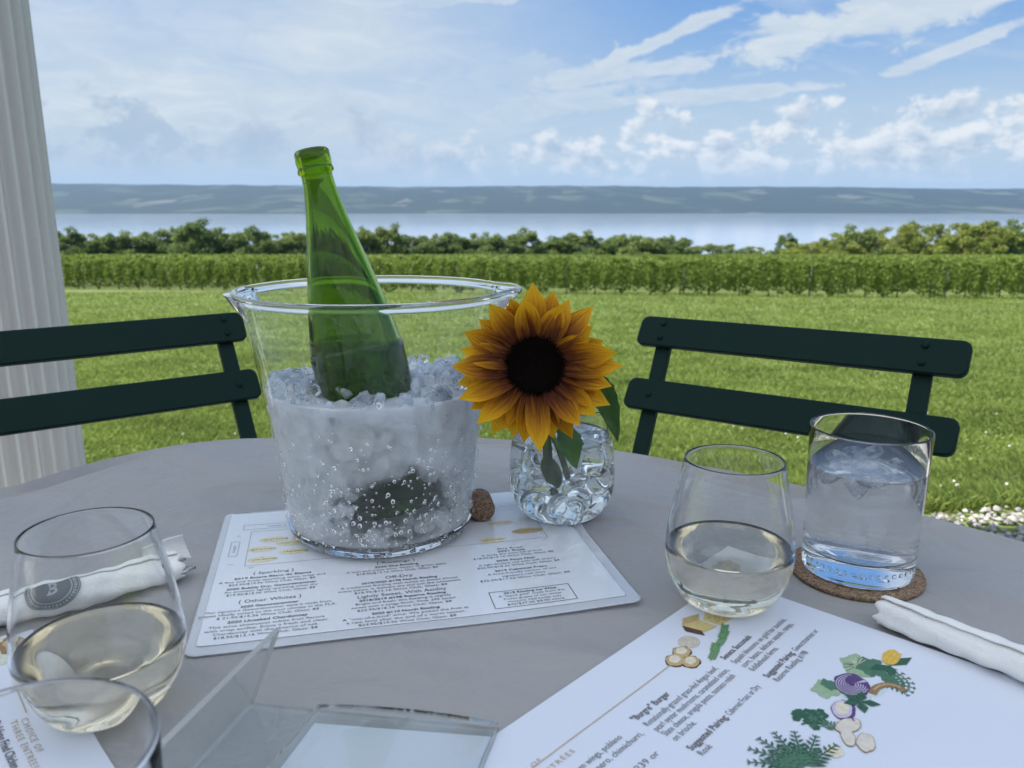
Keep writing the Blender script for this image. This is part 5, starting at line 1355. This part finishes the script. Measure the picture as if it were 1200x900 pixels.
# ------------------------------------------------------------------ napkins and cutlery
def roll_surface(P, d, R, L, seed, flat=.84, spiral=True):
    """returns f(s, phi, dr) -> world point on a squashed, creased napkin roll"""
    r_ = random.Random(seed); ph = [r_.uniform(0, 6) for _ in range(8)]
    e = Vector((d[0], d[1], 0)).normalized(); n = Vector((-e.y, e.x, 0)); up = Vector((0, 0, 1))
    def f(s_, a, dr=0.0):
        rad = R*(1+.05*math.sin(3*a+s_*40+ph[0])+.035*math.sin(5*a-s_*70+ph[1])+.025*math.sin(s_*160+ph[2]+2*a)+.05*math.sin(s_*22+ph[3])) + .0012*math.sin(s_*300+a*2+ph[4])*.4 + dr
        c, sn = math.cos(a), math.sin(a); zz = R*flat*.98 + rad*sn*flat
        sag = .002*math.sin(s_*18+ph[5])
        return Vector((P[0], P[1], TZ+.0009)) + e*s_ + n*(rad*c*1.06+sag) + up*max(0.0004, zz)
    return f
def build_napkin(name_label, P, d, R, L, seed, group):
    f = roll_surface(P, d, R, L, seed); ns, na = 80, 64; V = []; F = []
    turns = 1.0
    root = empty('napkin_roll', (0, 0, 0)); tag(root, name_label, 'napkin', group)
    # outer skin
    for i in range(ns+1):
        s_ = L*i/ns; end = min(1, i/3, (ns-i)/3)
        for k in range(na): V.append(f(s_+ (.002*math.sin(k*.6+seed) if i in (0, ns) else 0), 2*PI*k/na, -.0006*(1-end)))
    F = [(i*na+k, i*na+(k+1) % na, (i+1)*na+(k+1) % na, (i+1)*na+k) for i in range(ns) for k in range(na)]
    o = mesh('rolled_paper', V, F, M['napkin'], root); md = o.modifiers.new('t', 'SOLIDIFY'); md.thickness = .0008; md.offset = -1
    # inner layers showing at the ends, as a spiral
    V = []; F = []; m_ = 150
    for i, s_ in enumerate((.002, L*.5, L-.002)):
        for k in range(m_+1):
            a = 2*PI*3*k/m_; q = .30+.62*k/m_
            c0 = f(s_, a, 0); cc = (f(s_, 0)+f(s_, PI/2)+f(s_, PI)+f(s_, 3*PI/2))*.25; V.append(cc.lerp(c0, q))
    F = [(i*(m_+1)+k, i*(m_+1)+k+1, (i+1)*(m_+1)+k+1, (i+1)*(m_+1)+k) for i in range(2) for k in range(m_)]
    mesh('inner_fold', V, F, M['napkin'], root)
    # loose outer edge lying along the roll
    V = []; 
    for i in range(ns+1):
        s_ = L*i/ns
        for k in range(9): a = PI*.62 - k*.05 + .05*math.sin(s_*30); V.append(f(s_, a, .0010+.0006*(1-k/8)+.0004*math.sin(s_*90)))
    F = [(i*9+k, i*9+k+1, (i+1)*9+k+1, (i+1)*9+k) for i in range(ns) for k in range(8)]
    o = mesh('loose_edge', V, F, M['napkin'], root); md = o.modifiers.new('t', 'SOLIDIFY'); md.thickness = .0008
    return root, f
build_napkin('plain white napkin roll lying across the right edge of the food menu', (.2660, .5300), (.0545, -.0680), .0125, .24, 3, 'rolled paper napkins')
nr, nf_ = build_napkin('white napkin roll closed with a grey oval seal, left side of the table', (-.2680, .6020), (-.80, -.60), .0130, .21, 8, 'rolled paper napkins')
def seal():
    m1 = plain('seal_grey', (.085, .10, .105), .35, 200, .15); m2 = plain('seal_lettering', (.30, .33, .34), .4, 200, .1)
    # a = angle on the roll facing the camera; roll runs away to the left
    s0, a0 = .093, PI*.36
    def W(x, y, lift): return nf_(s0-x, a0+y/.0130, lift)         # x along the roll toward its right end
    root = nr; 
    def disc(ra, rb, lift, name, m_, ri=0):
        V = []; F = []; n = 48; rings = 8
        for j in range(rings+1):
            q = ri+(1-ri)*j/rings
            for k in range(n): t_ = 2*PI*k/n; V.append(W(ra*q*math.cos(t_), rb*q*math.sin(t_), lift))
        F = [(j*n+k, j*n+(k+1) % n, (j+1)*n+(k+1) % n, (j+1)*n+k) for j in range(rings) for k in range(n)]
        return mesh(name, V, F, m_, root)
    sd = disc(.0215, .0175, .0019, 'seal', m1)
    for o in (disc(.0158, .0125, .0022, 'ring', m2, .93), disc(.0208, .0168, .0022, 'ring', m2, .965)): o.parent = sd
    V = []; F = []
    def add(body, size, fn, **k):
        co_, FF = text_mesh(body, size, None, 'CENTER', **k); K = len(V)
        for x, y in co_: V.append(W(*fn(x, y), .0023))
        F.extend([tuple(i+K for i in f) for f in FF])
    add('B', .0150, lambda x, y: (x, y-.0052), shear=.25, bold=True)
    for i in range(44):      # the ring of minute lettering, too small to read
        th = 2*PI*i/44; w_ = (.0006, .0009, .0007)[i % 3]; K = len(V)
        for r_, t2 in ((.78, -w_), (.78, w_), (.89, w_), (.89, -w_)): V.append(W(.0215*r_*math.cos(th)-t2*math.sin(th), .0175*r_*math.sin(th)+t2*math.cos(th), .0023))
        F.append((K, K+1, K+2, K+3))
    mesh('monogram', V, F, m2, sd, smooth=False)
seal()
def cutlery():
    # fork handle and knife handle poking out of the rolled napkin
    e = Vector((.80, .60, 0)).normalized(); n = Vector((-e.y, e.x, 0)); P = Vector((-.2680, .6020, TZ+.010))
    f = empty('fork', (0, 0, 0)); tag(f, 'steel fork handle sticking out of the sealed napkin roll', 'fork')
    mb = MB(); V = []
    def handle(L0, L1, w0, w1, z, side, tilt):
        mb = MB(); n_ = 16; V = []; m_ = 10
        for i in range(n_+1):
            u = i/n_; s_ = L0+(L1-L0)*u; w = w0+(w1-w0)*u; w *= math.sqrt(max(0.02, 1-max(0, (u-.86)/.14)**2)); t_ = .0011
            for k in range(m_): a = 2*PI*k/m_; V.append(P+e*s_+n*(side+w*math.cos(a))+Vector((0, 0, z+tilt*s_+t_*math.sin(a)+.0006*math.cos(a)**2)))
        mb.add(V, [(i*m_+k, i*m_+(k+1) % m_, (i+1)*m_+(k+1) % m_, (i+1)*m_+k) for i in range(n_) for k in range(m_)]+[tuple(range(m_-1, -1, -1)), tuple(range(n_*m_, (n_+1)*m_))]); return mb
    handle(-.12, .012, .0028, .0062, -.002, -.004, 0.0).build('handle', M['metal'], f, True)
    k = empty('knife', (0, 0, 0)); tag(k, 'steel knife handle beside the fork in the napkin roll', 'knife')
    handle(-.12, .007, .004, .0050, .0035, .004, .02).build('handle', M['metal'], k, True)
    # flap of the napkin curling up at its right end
    V = []; F = []
    for i in range(15):
        u = i/14
        for j in range(9):
            v = j/8; q = P + e*(-.018+.030*v*(1-.15*u)) + n*(.010-.004*v) + Vector((0, 0, .002+.016*u+.004*v*u)) + n*(.006*math.sin(u*2.4)-.0015*math.cos(v*5)); V.append(q)
    F = [(i*9+j, i*9+j+1, (i+1)*9+j+1, (i+1)*9+j) for i in range(14) for j in range(8)]
    o = mesh('loose_corner', V, F, M['napkin'], nr); md = o.modifiers.new('t', 'SOLIDIFY'); md.thickness = .0009
cutlery()

# ------------------------------------------------------------------ L-shaped clear sign holder lying on its back
def sign_holder():
    m_, t = mat('sign_holder_acrylic'); tc = t.add('ShaderNodeTexCoord'); nb = bump(t, t.noise(tc.outputs['Object'], 16, 2), .35, .004)
    fr_ = t.add('ShaderNodeFresnel', IOR=1.6, Normal=nb); bf = t.add('ShaderNodeNewGeometry').outputs['Backfacing']; fr = t.m('MULTIPLY', fr_.outputs[0], t.m('SUBTRACT', 1.0, bf)).node; g = t.add('ShaderNodeBsdfGlossy', Color=(1, 1, 1), Roughness=.03, Normal=nb)
    a_ = t.add('ShaderNodeMixShader', i0=.07, i1=t.add('ShaderNodeBsdfTransparent', Color=(.93, .95, .95)).outputs[0], i2=t.add('ShaderNodeBsdfDiffuse', Color=(.8, .8, .8)).outputs[0])
    out(t, t.add('ShaderNodeMixShader', i0=fr.outputs[0], i1=a_.outputs[0], i2=g.outputs[0]))
    me_, t = mat('sign_holder_edge'); out(t, pbsdf(t, Base_Color=(.50, .51, .48), Roughness=.35, Transmission_Weight=.4))
    root = empty('sign_holder', (0, 0, 0)); tag(root, 'clear acrylic sign holder lying flat with its foot standing up', 'sign holder')
    A = Vector((-.1545, .4316, TZ+.0015)); R = Vector((-.0075, .4085, TZ+.0015)); cd = Vector((-.235, -.972, 0)).normalized(); L = .112
    B = A+Vector((-.0035+.025, -.012, .0)); B = Vector((-.1320, .4180, TZ+.060))
    def plate(c0, c1, c2, c3, th, name, mm, bev=.0006):
        nn = (c1-c0).cross(c3-c0).normalized(); 
        V = [c0, c1, c2, c3]+[c+nn*th for c in (c0, c1, c2, c3)]
        o = mesh(name, V, [(3, 2, 1, 0), (4, 5, 6, 7), (0, 1, 5, 4), (1, 2, 6, 5), (2, 3, 7, 6), (3, 0, 4, 7)], [mm, me_], root, False)
        for p_ in o.data.polygons: p_.material_index = int(p_.index > 1)
        return o
    n_up = (R-A).cross(cd); 
    plate(A, A+cd*L, R+cd*L*1.02, R, .0022, 'back_plate', m_) if n_up.z < 0 else plate(A, R, R+cd*L*1.02, A+cd*L, .0022, 'back_plate', m_)
    up = Vector((0, 0, .0055))
    A2, R2 = A+(R-A)*.28, R
    # the upper sheet bows up slightly, like a pocket
    V = []; nx, ny = 24, 16
    for j in range(ny+1):
        for i in range(nx+1):
            u, v = i/nx, j/ny; p = A.lerp(R, .27+.73*u)+cd*L*v*1.0; V.append(p+Vector((0, 0, .0035+.0030*math.sin(PI*u)**.8+.0015*math.sin(PI*v*.7+.4))))
    K = len(V); V += [p+Vector((0, 0, .0016)) for p in V[:K]]; F = []
    for j in range(ny):
        for i in range(nx): q = (j*(nx+1)+i, j*(nx+1)+i+1, (j+1)*(nx+1)+i+1, (j+1)*(nx+1)+i); F += [q, tuple(K+t_ for t_ in q[::-1])]
    per = [i for i in range(nx+1)]+[j*(nx+1)+nx for j in range(1, ny+1)]+[ny*(nx+1)+i for i in range(nx-1, -1, -1)]+[j*(nx+1) for j in range(ny-1, 0, -1)]
    F += [(per[i], per[i]+K, per[(i+1) % len(per)]+K, per[(i+1) % len(per)]) for i in range(len(per))]
    o = mesh('front_plate', V, F, [m_, me_], root)
    for p_ in o.data.polygons[2*nx*ny:]: p_.material_index = 1; p_.use_smooth = False
    # foot, leaning a little over the plate
    foot0 = A; dz = B-A
    q0, q1, q2, q3 = A-Vector((.001, 0, 0)), A+cd*L-Vector((.001, 0, 0)), A+dz+cd*(L-.002), A+dz
    q2a, q2b = q3.lerp(q2, .93), q2.lerp(q1, .12)
    nn = (q1-q0).cross(q3-q0).normalized()*.0028; V = [q0, q1, q2b, q2a, q3]; V += [p+nn for p in V]
    o = mesh('foot_plate', V, [(4, 3, 2, 1, 0), (5, 6, 7, 8, 9)]+[(i, (i+1) % 5, 5+(i+1) % 5, 5+i) for i in range(5)], [m_, me_], root, False)
    for p_ in o.data.polygons: p_.material_index = int(p_.index > 1)
    card = paper_mat('blank_card', (.68, .71, .76), .1); c0 = A.lerp(R, .30)+cd*.014; 
    cobj = mesh('card', [p+Vector((0, 0, dz_)) for dz_ in (.0028, .0031) for p in (c0, A.lerp(R, .985)+cd*.010, A.lerp(R, .985)+cd*L, c0+cd*L)], [(3, 2, 1, 0), (4, 5, 6, 7), (0, 1, 5, 4), (1, 2, 6, 5), (2, 3, 7, 6), (3, 0, 4, 7)], card, root, False)
sign_holder()
